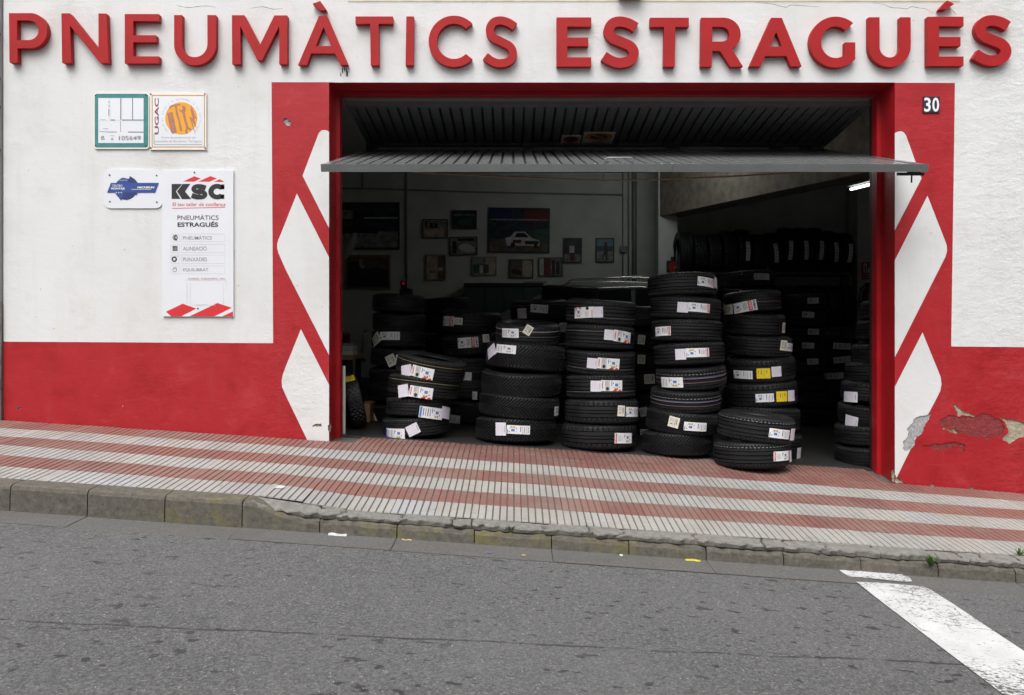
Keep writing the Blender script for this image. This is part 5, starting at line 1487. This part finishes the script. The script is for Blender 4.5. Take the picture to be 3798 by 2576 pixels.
# S2b: second row between the short stack and the chevron stack
stack('in the stack behind the short stack', 'tyres in the second row', 7.88, [
    dict(cx=1752, d=0.60, w=0.216, f='with one pale label', s=[('dim', *c3(1003,1428), 56, 30, 0)]),
    dict(cx=1752, d=0.60, w=0.216, s=[('dim', *c3(1186,1175), 18, 30, 0)]),
    dict(cx=1755, d=0.60, w=0.216, m='slot', s=[('dim', *c3(1125,1015), 34, 30, 0), ('dim', *c3(1195,1015), 26, 34, 0)]),
    dict(cx=1755, d=0.59, w=0.216, s=[('eu', *c3(1228,822), 40, 28, 0)]),
    dict(cx=1751, d=0.58, w=0.216, f='with red and white label', s=[('kumho', *c3(1130,652), 78, 38, 0), ('code', *c3(1278,638), 24, 30, 0)]),
    dict(cx=1751, d=0.58, w=0.001, m='far') if False else dict(cx=1751, d=0.58, w=0.205, m='slot', f='with red and white label', s=[('kumho', *c3(958,468), 40, 36, 0.05), ('code', *c3(1048,468), 34, 26, 0.0, 0.0012)]),
][:1]+[
    dict(cx=1752, d=0.60, w=0.205, s=[('dim', *c3(1186,1175), 18, 30, 0)]),
    dict(cx=1755, d=0.60, w=0.216, s=[('dim', *c3(1125,1015), 34, 30, 0)]),
    dict(cx=1755, d=0.59, w=0.216, m='slot', f='with red-striped label', s=[('kumho', *c3(1130,652), 78, 38, 0), ('code', *c3(1278,638), 24, 30, 0)]),
    dict(cx=1751, d=0.58, w=0.216, f='with red-striped label', s=[('kumho', *c3(958,468), 44, 36, 0.05), ('code', *c3(1048,468), 34, 26, 0.0, 0.0012)]),
])
# S1: dark stack at the far left
stack('in the slim stack under the gilt picture', 'tyres in the second row', 7.72, [
    dict(cx=1470, d=0.53, w=0.167, s=[('code', *c3(342,1282), 30, 44, 0.5)]),
    dict(cx=1472, d=0.53, w=0.167), dict(cx=1474, d=0.53, w=0.167),
    dict(cx=1476, d=0.52, w=0.167, s=[('code', *c3(510,805), 36, 42, 0.5, 0.0012), ('eu', *c3(630,785), 70, 22, 0)], f='with tilted paper tag'),
    dict(cx=1478, d=0.51, w=0.167, s=[('code', *c3(374,630), 34, 40, 0.6, 0.0012), ('eu', *c3(490,612), 78, 30, 0.02)], f='with tilted paper tag'),
    dict(cx=1480, d=0.50, w=0.167), dict(cx=1480, d=0.50, w=0.167),
])
stack('in the stack behind the gap beside the tall stack', 'tyres in the second row', 7.95, [
    dict(cx=2388, d=0.58, w=0.2, s=[('dim', 2372, 1655, 30, 30, 0)]), dict(cx=2388, d=0.58, w=0.2, s=[('dim', 2370, 1560, 30, 34, 0.2)]),
    dict(cx=2386, d=0.58, w=0.2, s=[('code', 2391, 1411, 40, 36, 0)]), dict(cx=2384, d=0.58, w=0.2, s=[('code', 2362, 1326, 28, 34, -0.1)]),
    dict(cx=2386, d=0.58, w=0.2, s=[('code', 2362, 1252, 26, 34, -0.05)]), dict(cx=2386, d=0.58, w=0.2),
])
# hidden rows whose tops show
stack('in the dark stack below the green cabinet', 'tyres in the back rows', 9.0, [dict(cx=1657, d=0.52, w=0.2, m='far') for _ in range(6)])
stack('in the stack behind the chevron stack', 'tyres in the second row', 8.42,
      [dict(cx=2000, d=0.60, w=0.204) for _ in range(4)]+[dict(cx=2000, d=0.60, w=0.204, s=[('dim', 2084, 1212, 30, 34, 0)]), dict(cx=2000, d=0.60, w=0.204, f='with gold tread stripe', s=[('plain', *c4(390,357), 34, 38, 0.03), ('eu', *c4(525,333), 66, 30, -0.12, 0.0012)], l=[(0.30, LY, 0.004)])])
stack('in the dark stack against the parked car', 'tyres in the back rows', 9.12, [dict(cx=2114, d=0.64, w=0.2036, m='far') for _ in range(7)])
# S8 behind the right jamb
lefts = [3236, 3236, 3248, 3258, 3275, 3300, 3316, 3332]
stack('in the leaning stack behind the right jamb', 'tyres in the doorway', 6.86, [dict(cx=c, d=0.60, w=0.170, m='slot' if i % 2 else 'rib', s=([('plain', 3134, 1480, 24, 38, 0.05)] if i == 3 else [('plain', 3131, 1548, 26, 44, -0.1)] if i == 2 else [])) for i, c in enumerate(lefts)])
# back stacks on the right
stack('in the back stack left of the yellow-sticker stack', 'tyres in the back rows', 9.62, [dict(cx=2775, d=0.58, w=0.194, m='far') for _ in range(6)]+[dict(cx=2775, d=0.58, w=0.194, m='far', s=[('dim', 2664, 1099, 30, 26, 0)]), dict(cx=2775, d=0.58, w=0.194, m='far', s=[('dim', 2752, 1079, 68, 22, 0)]), dict(cx=2778, d=0.58, w=0.194, m='far', s=[('dim', 2801, 1030, 64, 24, -0.03)])])
stack('in the back stack right of the yellow-sticker stack', 'tyres in the back rows', 9.66, [dict(cx=2965, d=0.58, w=0.189, m='far', s=([('dim', 2965+20*(i % 2), 1118+(7-i)*50, 46, 22, 0)] if i > 2 else [])) for i in range(8)])
stack('in the low dark stack under the tyre rack', 'tyres in the back rows', 10.1, [dict(cx=3092, d=0.58, w=0.174, m='far', s=([('dim', 3060 if i == 3 else 3090, 1282+(5-i)*50, 66, 24, 0.02)] if i > 2 else [])) for i in range(6)])

# wall rack with upright tyres
YR = 4.95
rack = empty('tyre_rack', (PX(2820, YR), YR, Zt(2.9))); tag(rack, 'dark two-tier steel tyre rack against the back wall', 'rack')
rt = PZ(1016, YR); rb = PZ(1216, YR)
for zz in (rt, rb):
    for dy in (-0.17, 0.17):
        mb = MB(); mb.box((PX(2500, YR), YR+dy-0.02, zz-0.02), (PX(3150, YR), YR+dy+0.02, zz+0.02)); mb.build('rail', M['blackmetal'], rack)
for px in (2505, 2830, 3146):
    for dy in (-0.21, 0.21):
        X = PX(px, YR); mb = MB(); mb.box((X-0.02, YR+dy-0.018, Zt(X)), (X+0.02, YR+dy+0.018, rt+0.25)); mb.build('post', M['blackmetal'], rack)
rr = random.Random(3)
dims = [('dim', 2768, 908), None, None, ('dim', 2820, 915), None, ('dim', 2890, 930), None, ('dim', 2950, 960), None, ('dim', 3010, 930), ('dim', 3056, 943), ('dim', 3108, 965)]
for row, (zz, px0, px1) in enumerate(((rt, 2532, 3120), (rb, 2700, 3125))):
    k = 0; px = px0
    nrow = 12 if row == 0 else 9
    for k in range(nrow):
        px = px0+(px1-px0)*k/(nrow-1)
        d = rr.choice([0.60, 0.62, 0.64, 0.66, 0.58]) if row == 0 else 0.62
        X = PX(px, YR); w = 0.175
        half = 0.17
        zc = zz+math.sqrt((d/2)**2-half**2)+0.018
        o = tyre('far', (X, YR, zc), d, w, (0, math.pi/2, 0), 'upright black tyre on the rack, %s tier, %s from the pillar' % ('upper' if row == 0 else 'lower', ['nearest', 'second', 'third', 'fourth', 'fifth', 'sixth', 'seventh', 'eighth', 'ninth', 'tenth', 'eleventh', 'farthest'][k] if not (row == 1 and k == nrow-1) else 'farthest'), 'tyres on the wall rack')
        o.rotation_euler = (rr.uniform(0, 6), math.pi/2, 0) if False else (0, math.pi/2, 0)
        if row == 0 and k in (4, 6, 7, 8, 9, 10, 11):
            add_sticker(o, 'dim', 0.0, rr.uniform(-0.02, 0.02), 0.26, 0.055, rr.uniform(-0.1, 0.1))

# scooter tyre leaning in the left corner
o = tyre('knob', (PX(1312, 0.80), 0.80, Zt(-1.3)+0.235), 0.47, 0.135, (0, 0, 0), 'knobbly scooter tyre with yellow sticker leaning by the left jamb', None)
del_g = o.get('group')
o.rotation_euler = (0, math.pi/2-0.22, 0.25)
add_sticker(o, 'yellow', -1.05+math.pi*0, 0.0, 0.08, 0.09, 0.0)

# ------------------------------------------------------------------ car behind the stacks
car = empty('parked_car', (0.8, 4.3, Zt(0.8))); tag(car, 'grey car with roof rails parked inside behind the tyre stacks', 'car')
YC0, YC1 = 3.45, 5.05
fl = 0.46
side = [(-1.05,0.30),(-1.10,0.62),(-0.98,0.84),(-0.55,1.00),(-0.22,1.08),(0.42,1.40),(0.78,1.485),(1.4,1.51),(2.0,1.49),(2.28,1.42),(2.46,1.05),(2.52,0.75),(2.48,0.32)]
def cz(x, h): return fl-0.03*x*0+h-0.03
n = len(side)
mb = MB(); ring = []
stations = [(YC0, 0.97, 0.0), (YC0+0.06, 1.0, 0.0), ((YC0+YC1)/2, 1.012, 0.0), (YC1-0.06, 1.0, 0.0), (YC1, 0.97, 0.0)]
for (y, s_, _) in stations:
    for (x, h) in side:
        tuck = 0.16*max(0, (h-1.0)/0.5)
        yy = y+(tuck if y < (YC0+YC1)/2 else -tuck)*(1 if abs(y-(YC0+YC1)/2) > 0.01 else 0)
        ring.append((0.7+(x-0.7)*s_, yy, cz(x, 0.3+(h-0.3)*s_)))
fs = []
for k in range(len(stations)-1):
    for i in range(n):
        j = (i+1) % n
        fs.append((k*n+i, k*n+j, (k+1)*n+j, (k+1)*n+i))
fs.append(tuple(range(n))[::-1]); fs.append(tuple((len(stations)-1)*n+i for i in range(n)))
mb.add(ring, fs); mb.build('body', M['car'], car)
def carside(pts, y, off, mat, name):
    m = MB(); q = []
    for x, h in pts:
        tuck = 0.16*max(0, (h-1.0)/0.5); q.append((x, y+tuck-off, cz(x, h)))
    m.add(q, [tuple(range(len(q)))]); m.add([(a[0], a[1]+0.01, a[2]) for a in q], [tuple(range(len(q)))[::-1]]); return m.build(name, mat, car)
carside([(-0.02,1.06),(0.50,1.34),(0.66,1.38),(0.66,1.04)], YC0, 0.012, M['glass'], 'front_quarter_window')
carside([(0.72,1.04),(0.72,1.39),(1.42,1.42),(1.42,1.04)], YC0, 0.012, M['glass'], 'door_window')
carside([(1.48,1.04),(1.48,1.42),(2.10,1.40),(2.28,1.06)], YC0, 0.012, M['glass'], 'rear_window')
mb = MB(); mb.add([(-0.16, YC0+0.14, cz(0,1.105)), (-0.16, YC1-0.14, cz(0,1.105)), (0.40, YC1-0.20, cz(0,1.402)), (0.40, YC0+0.20, cz(0,1.402))], [(3,2,1,0)]); mb.build('windscreen', M['glass'], car)
for y in (YC0+0.22, YC1-0.22):
    mb = MB(); mb.tube([(0.62,y,cz(0,1.46)),(0.72,y,cz(0,1.535)),(1.4,y,cz(0,1.565)),(2.05,y,cz(0,1.545)),(2.15,y,cz(0,1.49))], 0.014, 7); mb.build('roof_rail', M['chrome'], car, True)
mb = MB(); mb.tube([(0.0,YC0+0.045,cz(0,1.10)),(0.55,YC0+0.13,cz(0,1.385)),(0.8,YC0+0.145,cz(0,1.425)),(1.5,YC0+0.15,cz(0,1.445)),(2.15,YC0+0.14,cz(0,1.42))], 0.012, 6); mb.build('window_trim', M['chrome'], car, True)
for x in (-0.45, 1.95):
    for y in (YC0-0.005, YC1-0.175):
        mb = MB(); mb.tube([(x, y, Zt(x)+0.31), (x, y+0.18, Zt(x)+0.31)], 0.31, 28); w_ = mb.build('wheel', M['rubber'], car)
        mb = MB(); mb.tube([(x, y-0.004, Zt(x)+0.31), (x, y+0.01, Zt(x)+0.31)], 0.19, 20); mb.build('rim', M['chrome'], w_, False, True)
mb = MB(); mb.bbox((-1.11, YC0+0.08, cz(0,0.66)), (-0.99, YC0+0.4, cz(0,0.80)), 0.02); mb.build('headlight', M['plate'], car)
mb = MB(); mb.bbox((-1.11, YC1-0.4, cz(0,0.66)), (-0.99, YC1-0.08, cz(0,0.80)), 0.02); mb.build('headlight', M['plate'], car)
mb = MB(); mb.bbox((0.12, YC0-0.16, cz(0,1.02)), (0.26, YC0-0.005, cz(0,1.14)), 0.03); mb.build('wing_mirror', M['car'], car)

# ------------------------------------------------------------------ other workshop things
yc = YB-0.55
a = P(1724, 1062, yc); b = P(2012, 1062, yc)
cab = empty('tool_cabinet', ((a.x+b.x)/2, yc+0.25, Zt(0))); tag(cab, 'dark green steel cabinet under the small pictures', 'cabinet')
mb = MB(); mb.bbox((a.x, yc, Zt(0)-0.0), (b.x, YB-0.05, a.z), 0.008); mb.build('carcass', M['cabinet'], cab)
mb = MB(); mb.bbox((a.x-0.015, yc-0.02, a.z+0.001), (b.x+0.015, YB-0.04, a.z+0.05), 0.008); mb.build('top_board', M['blackmetal'], cab)
n = 4
for k in range(n):
    w_ = (b.x-a.x)/n; mb = MB(); mb.bbox((a.x+w_*k+0.008, yc-0.014, Zt(0)+0.08), (a.x+w_*(k+1)-0.008, yc-0.001, a.z-0.03), 0.004); d_ = mb.build('cabinet_door', M['cabinet'], cab)
    mb = MB(); mb.box((a.x+w_*(k+0.85), yc-0.025, a.z-0.5), (a.x+w_*(k+0.88), yc-0.0145, a.z-0.4)); mb.build('pull', M['pipe'], d_)
for k, (px, l) in enumerate(((1770, 0.16), (1940, 0.34))):
    c = P(px, 1044, yc); mb = MB(); mb.bbox((c.x, yc+0.05, a.z+0.052), (c.x+l, yc+0.18, a.z+0.075), 0.004); o = mb.build('steel_rule' if k else 'spanner_case', M['pipe'] if k else M['p_pale']); tag(o, ['small pale tool case on the green cabinet, nearer the balancer', 'long flat metal bar lying on the green cabinet'][k], 'tool')
# wheel balancer with red display
yb = 3.75
bal = empty('wheel_balancer', (PX(1503, yb), yb, Zt(-1.2))); tag(bal, 'dark wheel balancer with small red lit display above the stack', 'machine')
X = PX(1503, yb)
mb = MB(); mb.bbox((X-0.28, yb-0.05, Zt(X)), (X+0.30, yb+0.45, Zt(X)+0.85), 0.03); mb.build('body', M['blackmetal'], bal)
mb = MB(); mb.bbox((X-0.05, yb+0.12, Zt(X)+0.851), (X+0.05, yb+0.22, PZ(1092, yb)), 0.01); mb.build('column', M['blackmetal'], bal)
a = P(1482, 1068, yb); b = P(1522, 1092, yb); mb = MB(); mb.bbox((a.x, yb, b.z-0.05), (b.x, yb+0.25, a.z), 0.01); mb.build('head', M['blackmetal'], bal)
a = P(1484, 1040, yb); b = P(1505, 1066, yb); mb = MB(); mb.bbox((a.x, yb+0.02, b.z), (b.x, yb+0.12, a.z), 0.006); dsp = mb.build('display_box', M['blackmetal'], bal)
a = P(1491, 1045, yb); b = P(1500, 1055, yb); mb = MB(); mb.box((a.x, yb+0.014, b.z), (b.x, yb+0.0195, a.z)); mb.build('red_display', M['led'], dsp)
# tyre changer arm at the far left
yt_ = 2.6
tc_ = empty('tyre_changer', (PX(1235, yt_), yt_, Zt(-1.9))); tag(tc_, 'dark tyre changer with slanting arm, half hidden by the left jamb', 'machine')
X = PX(1235, yt_)
mb = MB(); mb.bbox((X-0.35, yt_-0.25, Zt(X)), (X+0.12, yt_+0.35, Zt(X)+0.75), 0.03); mb.build('base', M['dark_red'], tc_)
mb = MB(); mb.tube([(X-0.1, yt_+0.2, Zt(X)+0.7), (X-0.1, yt_+0.2, PZ(900, yt_))], 0.05, 10); mb.build('column', M['blackmetal'], tc_)
pts = [P(1245, 985, yt_), P(1270, 950, yt_), P(1300, 905, yt_), P(1318, 862, yt_)]
mb = MB(); mb.tube(pts, [0.03, 0.055, 0.06, 0.018], 12); mb.build('arm', M['pipe'], tc_, True)
mb = MB(); mb.tube([P(1348, 1240, yt_), P(1340, 1330, yt_)], 0.012, 8); mb.tube([P(1348, 1228, yt_), P(1362, 1222, yt_)], 0.02, 8); mb.tube([P(1338, 1330, yt_), P(1356, 1338, yt_)], 0.02, 8); mb.build('foot_lever', M['pipe'], tc_, True)
# workbench with books
yw = 1.6
wb = empty('workbench', (PX(1275, yw), yw+0.3, Zt(-1.7))); tag(wb, 'dark workbench just inside the left jamb', 'bench')
zt_ = PZ(1318, yw); X1 = PX(1308, yw)
mb = MB(); mb.bbox((X1-0.7, yw+0.05, zt_-0.045), (X1, yw+0.6, zt_), 0.006); mb.build('top', M['brown'], wb)
for (x, y) in ((X1-0.05, yw+0.1), (X1-0.05, yw+0.55), (X1-0.65, yw+0.1), (X1-0.65, yw+0.55)):
    mb = MB(); mb.box((x-0.025, y-0.025, Zt(x)), (x+0.025, y+0.025, zt_-0.046)); mb.build('leg', M['blackmetal'], wb)
for k, (h, m, lab) in enumerate(((0.035, 'cream_p', 'thick cream catalogue lying lowest on the workbench'), (0.05, 'p_pale', 'grey printed box on the cream catalogue'), (0.02, 'p_grey', 'crumpled dark papers on top of the pile'))):
    z0 = zt_+sum((0.035, 0.05, 0.02)[:k])+0.001*(k+1)
    mb = MB(); mb.bbox((X1-0.26, yw+0.08+0.01*k, z0), (X1-0.015-0.03*(k == 2), yw+0.32, z0+h), 0.004); o = mb.build(('catalogue', 'parts_box', 'papers')[k], M[m]); tag(o, lab, ('book', 'box', 'papers')[k])
# white strip standing at the jamb, cardboard box, reel, extinguisher and sign
mb = MB(); a = P(1263, 1356, 0.42); mb.bbox((-1.368, 0.405, Zt(-1.35)), (-1.346, 0.425, a.z), 0.003); o = mb.build('white_post', M['plate_cream']); tag(o, 'narrow white upright strip standing against the left jamb', 'post')
yq = 1.15; a = P(1332, 1498, yq); b = P(1372, 1498, yq)
mb = MB(); mb.bbox((a.x, yq, Zt(a.x)), (b.x, yq+0.3, a.z), 0.006); o = mb.build('cardboard_box', M['brown']); tag(o, 'brown cardboard box standing behind the scooter tyre', 'box')
yq = yp-0.05
re = empty('hose_reel', (PX(2501, yq), yq, PZ(993, yq))); tag(re, 'small round red reel on the pillar above the tall stack', 'reel')
c = P(2501, 993, yq); mb = MB(); mb.tube([(c.x, yq-0.06, c.z), (c.x, yq-0.002, c.z)], [0.085, 0.085], 28); mb.build('disc', M['red_obj'], re)
mb = MB(); mb.tube([(c.x, yq-0.075, c.z), (c.x, yq-0.061, c.z)], 0.02, 14); mb.build('hub', M['pipe'], re)
mb = MB(); mb.box((c.x-0.1, yq-0.001, c.z-0.4), (c.x+0.1, yq+0.045, c.z+0.1)); mb.build('bracket', M['blackmetal'], re)
ye = 5.4
mb = MB(); mb.box((PX(3180, ye), ye, -0.2), (PX(3320, ye), ye+0.3, CEIL)); o = mb.build('pier', M['inwall']); tag(o, 'pale wall pier behind the fire extinguisher', 'pier')
X = PX(3222, ye-0.1)
ex = empty('fire_extinguisher', (X, ye-0.09, PZ(1175, ye-0.1))); tag(ex, 'dark red fire extinguisher hung on the far pier', 'extinguisher')
z0, z1 = PZ(1178, ye-0.1), PZ(1068, ye-0.1)
mb = MB(); mb.tube([(X, ye-0.09, z0), (X, ye-0.09, z0+0.02), (X, ye-0.09, z1-0.05), (X, ye-0.09, z1-0.01), (X, ye-0.09, z1+0.02)], [0.07, 0.08, 0.08, 0.055, 0.025], 20); mb.build('cylinder', M['dark_red'], ex, True)
mb = MB(); mb.tube([(X-0.01, ye-0.09, z1+0.0201), (X-0.01, ye-0.09, z1+0.08)], 0.03, 10); mb.tube([(X, ye-0.09, z1+0.06), (X+0.10, ye-0.09, z1+0.10)], 0.012, 8); mb.build('valve', M['blackmetal'], ex)
mb = MB(); mb.tube([(X-0.02, ye-0.10, z1+0.05), (X-0.12, ye-0.12, z1+0.0), (X-0.14, ye-0.12, z1-0.15), (X-0.11, ye-0.12, z0+0.05)], 0.012, 8); mb.build('hose', M['blackmetal'], ex, True)
pr = Print(); pr.rect(0.18,0.08,0.52,0.60,1,1); pr.rect(0.28,0.2,0.42,0.55,0,2); pr.poly([(0.6,0.6),(0.7,0.25),(0.78,0.4),(0.88,0.18),(0.92,0.6)],1,1); pr.rect(0.04,0.70,0.96,0.725,1,1); pr.text('EXTINTOR',0.1,0.8,0.9,0.92,1,2)
a = P(3196, 971, ye-0.01); b = P(3233, 1036, ye-0.01)
e = empty('extinguisher_sign', ((a.x+b.x)/2, ye-0.002, b.z)); tag(e, 'red extinguisher sign on the pier above the extinguisher', 'sign')
mb = MB(); mb.box((a.x, ye-0.008, b.z), (b.x, ye-0.001, a.z)); mb.build('plate', M['red_obj'], e)
mb = MB(); pr.mesh(mb, lambda x, y, l: (a.x+x*(b.x-a.x), ye-0.008-0.0006*l, a.z+y*(b.z-a.z))); mb.build('pictogram', [M['red_obj'], M['plate']], e)

# ------------------------------------------------------------------ litter and weeds
def litter(name, label, px, py, w, h, mat, seed):
    p = on_road(px, py); p.y = min(p.y, YK-0.02); r = random.Random(seed); mb = MB(); n = 7; base = (Zr(p.x) if p.y > YG else Zroad(p.x, p.y))
    vs = []
    for i in range(n+1):
        t = i/n; x = p.x+(t-0.5)*w; zz = base-0.0712*(x-p.x)
        a = 0.004+0.010*abs(math.sin(t*3.4+seed))*h/0.03; yj = r.uniform(-0.006, 0.006)
        vs += [(x, p.y-h/2+yj, zz+0.003), (x, p.y+yj, zz+a), (x, p.y+h/2+yj, zz+0.004+a*0.4)]
    mb.add(vs, [(i*3+k, (i+1)*3+k, (i+1)*3+k+1, i*3+k+1) for i in range(n) for k in range(2)])
    o = mb.build(name, mat); tag(o, label, 'litter'); return o
litter('paper_strip', 'twisted strip of white paper lying in the gutter', 1268, 1972, 0.10, 0.030, M['litter_w'], 1)
litter('paper_scrap', 'tan paper scrap in the gutter by the lowered kerb', 1515, 1995, 0.055, 0.014, M['litter_t'], 2)
litter('sweet_wrapper', 'yellow wrapper lying in the gutter below the tall stack', 2563, 2074, 0.085, 0.022, M['litter_y'], 3)
litter('plastic_scrap', 'tiny blue scrap at the edge of the asphalt', 1816, 2054, 0.03, 0.012, M['litter_b'], 4)
litter('paper_scrap', 'tiny tan scrap at the edge of the asphalt under the chevron stack', 1942, 2065, 0.022, 0.014, M['litter_t'], 5)
litter('paper_scrap', 'tiny cream scrap in the gutter below the central stack', 2298, 2052, 0.018, 0.016, M['cream_p'], 6)
# white scrap on the tiles
X, Y = -1.38, -1.33
mb = MB(); z0 = gz(X, Y)+0.004; mb.add([(X-0.03,Y-0.015,z0+0.003),(X+0.02,Y-0.02,z0),(X+0.035,Y+0.01,z0+0.006),(X-0.01,Y+0.02,z0+0.012)], [(0,1,2),(0,2,3)])
o = mb.build('paper_scrap', M['litter_w']); tag(o, 'white paper scrap on the pavement tiles', 'litter')
def weed(label, X, Y, Z, n, L, seed):
    r = random.Random(seed); e = empty('weed', (X, Y, Z)); tag(e, label, 'weed', 'weeds along the kerb')
    for i in range(n):
        a = r.uniform(0, 6.28); l = L*r.uniform(0.6, 1.15); w = l*0.13; lean = r.uniform(0.3, 0.95)
        d = Vector((math.cos(a), math.sin(a)*0.7, 0)); s = Vector((-d.y, d.x, 0)).normalized()
        pts = []
        for k in range(4):
            t = k/3; c = Vector((X, Y, Z))+d*(l*t*lean)+Vector((0, 0, l*(t-0.55*t*t*lean)))
            ww = w*(1-t)*(0.5+1.6*t) if k < 3 else 0
            pts += [c-s*ww, c+s*ww]
        mb = MB(); mb.add(pts, [(0,1,3,2),(2,3,5,4),(4,5,7,6)]); mb.build('leaf', M['weed'], e)
p = Vector((PX(3455, YK+D-D), YK, 0)); 
def onk(px, Y): return PX(px, Y)
weed('bushy green weed sprouting from the kerb joint near the road paint', onk(3452, YK), YK+0.0, Zr(onk(3452, YK))+0.06, 22, 0.085, 1)
weed('small weed in the kerb crack below the chevron stack', onk(1896, YK), YK+0.015, Zr(onk(1896, YK))+0.09, 9, 0.04, 2)
weed('tiny weed in the kerb crack below the central stack', onk(2025, YK), YK+0.015, Zr(onk(2025, YK))+0.09, 6, 0.028, 3)
weed('tiny weed at the tile edge below the central stack', onk(2175, YE), YE-0.004, Ze(onk(2175, YE))-0.004, 8, 0.032, 4)
weed('green tuft at the tile edge at the right end of the kerb', onk(3780, YE), YE-0.004, Ze(onk(3780, YE))-0.004, 12, 0.06, 5)
weed('small weed at the foot of the red wall near its left end', W(440,0)[0], -0.02, Zw(W(440,0)[0]), 6, 0.03, 6)
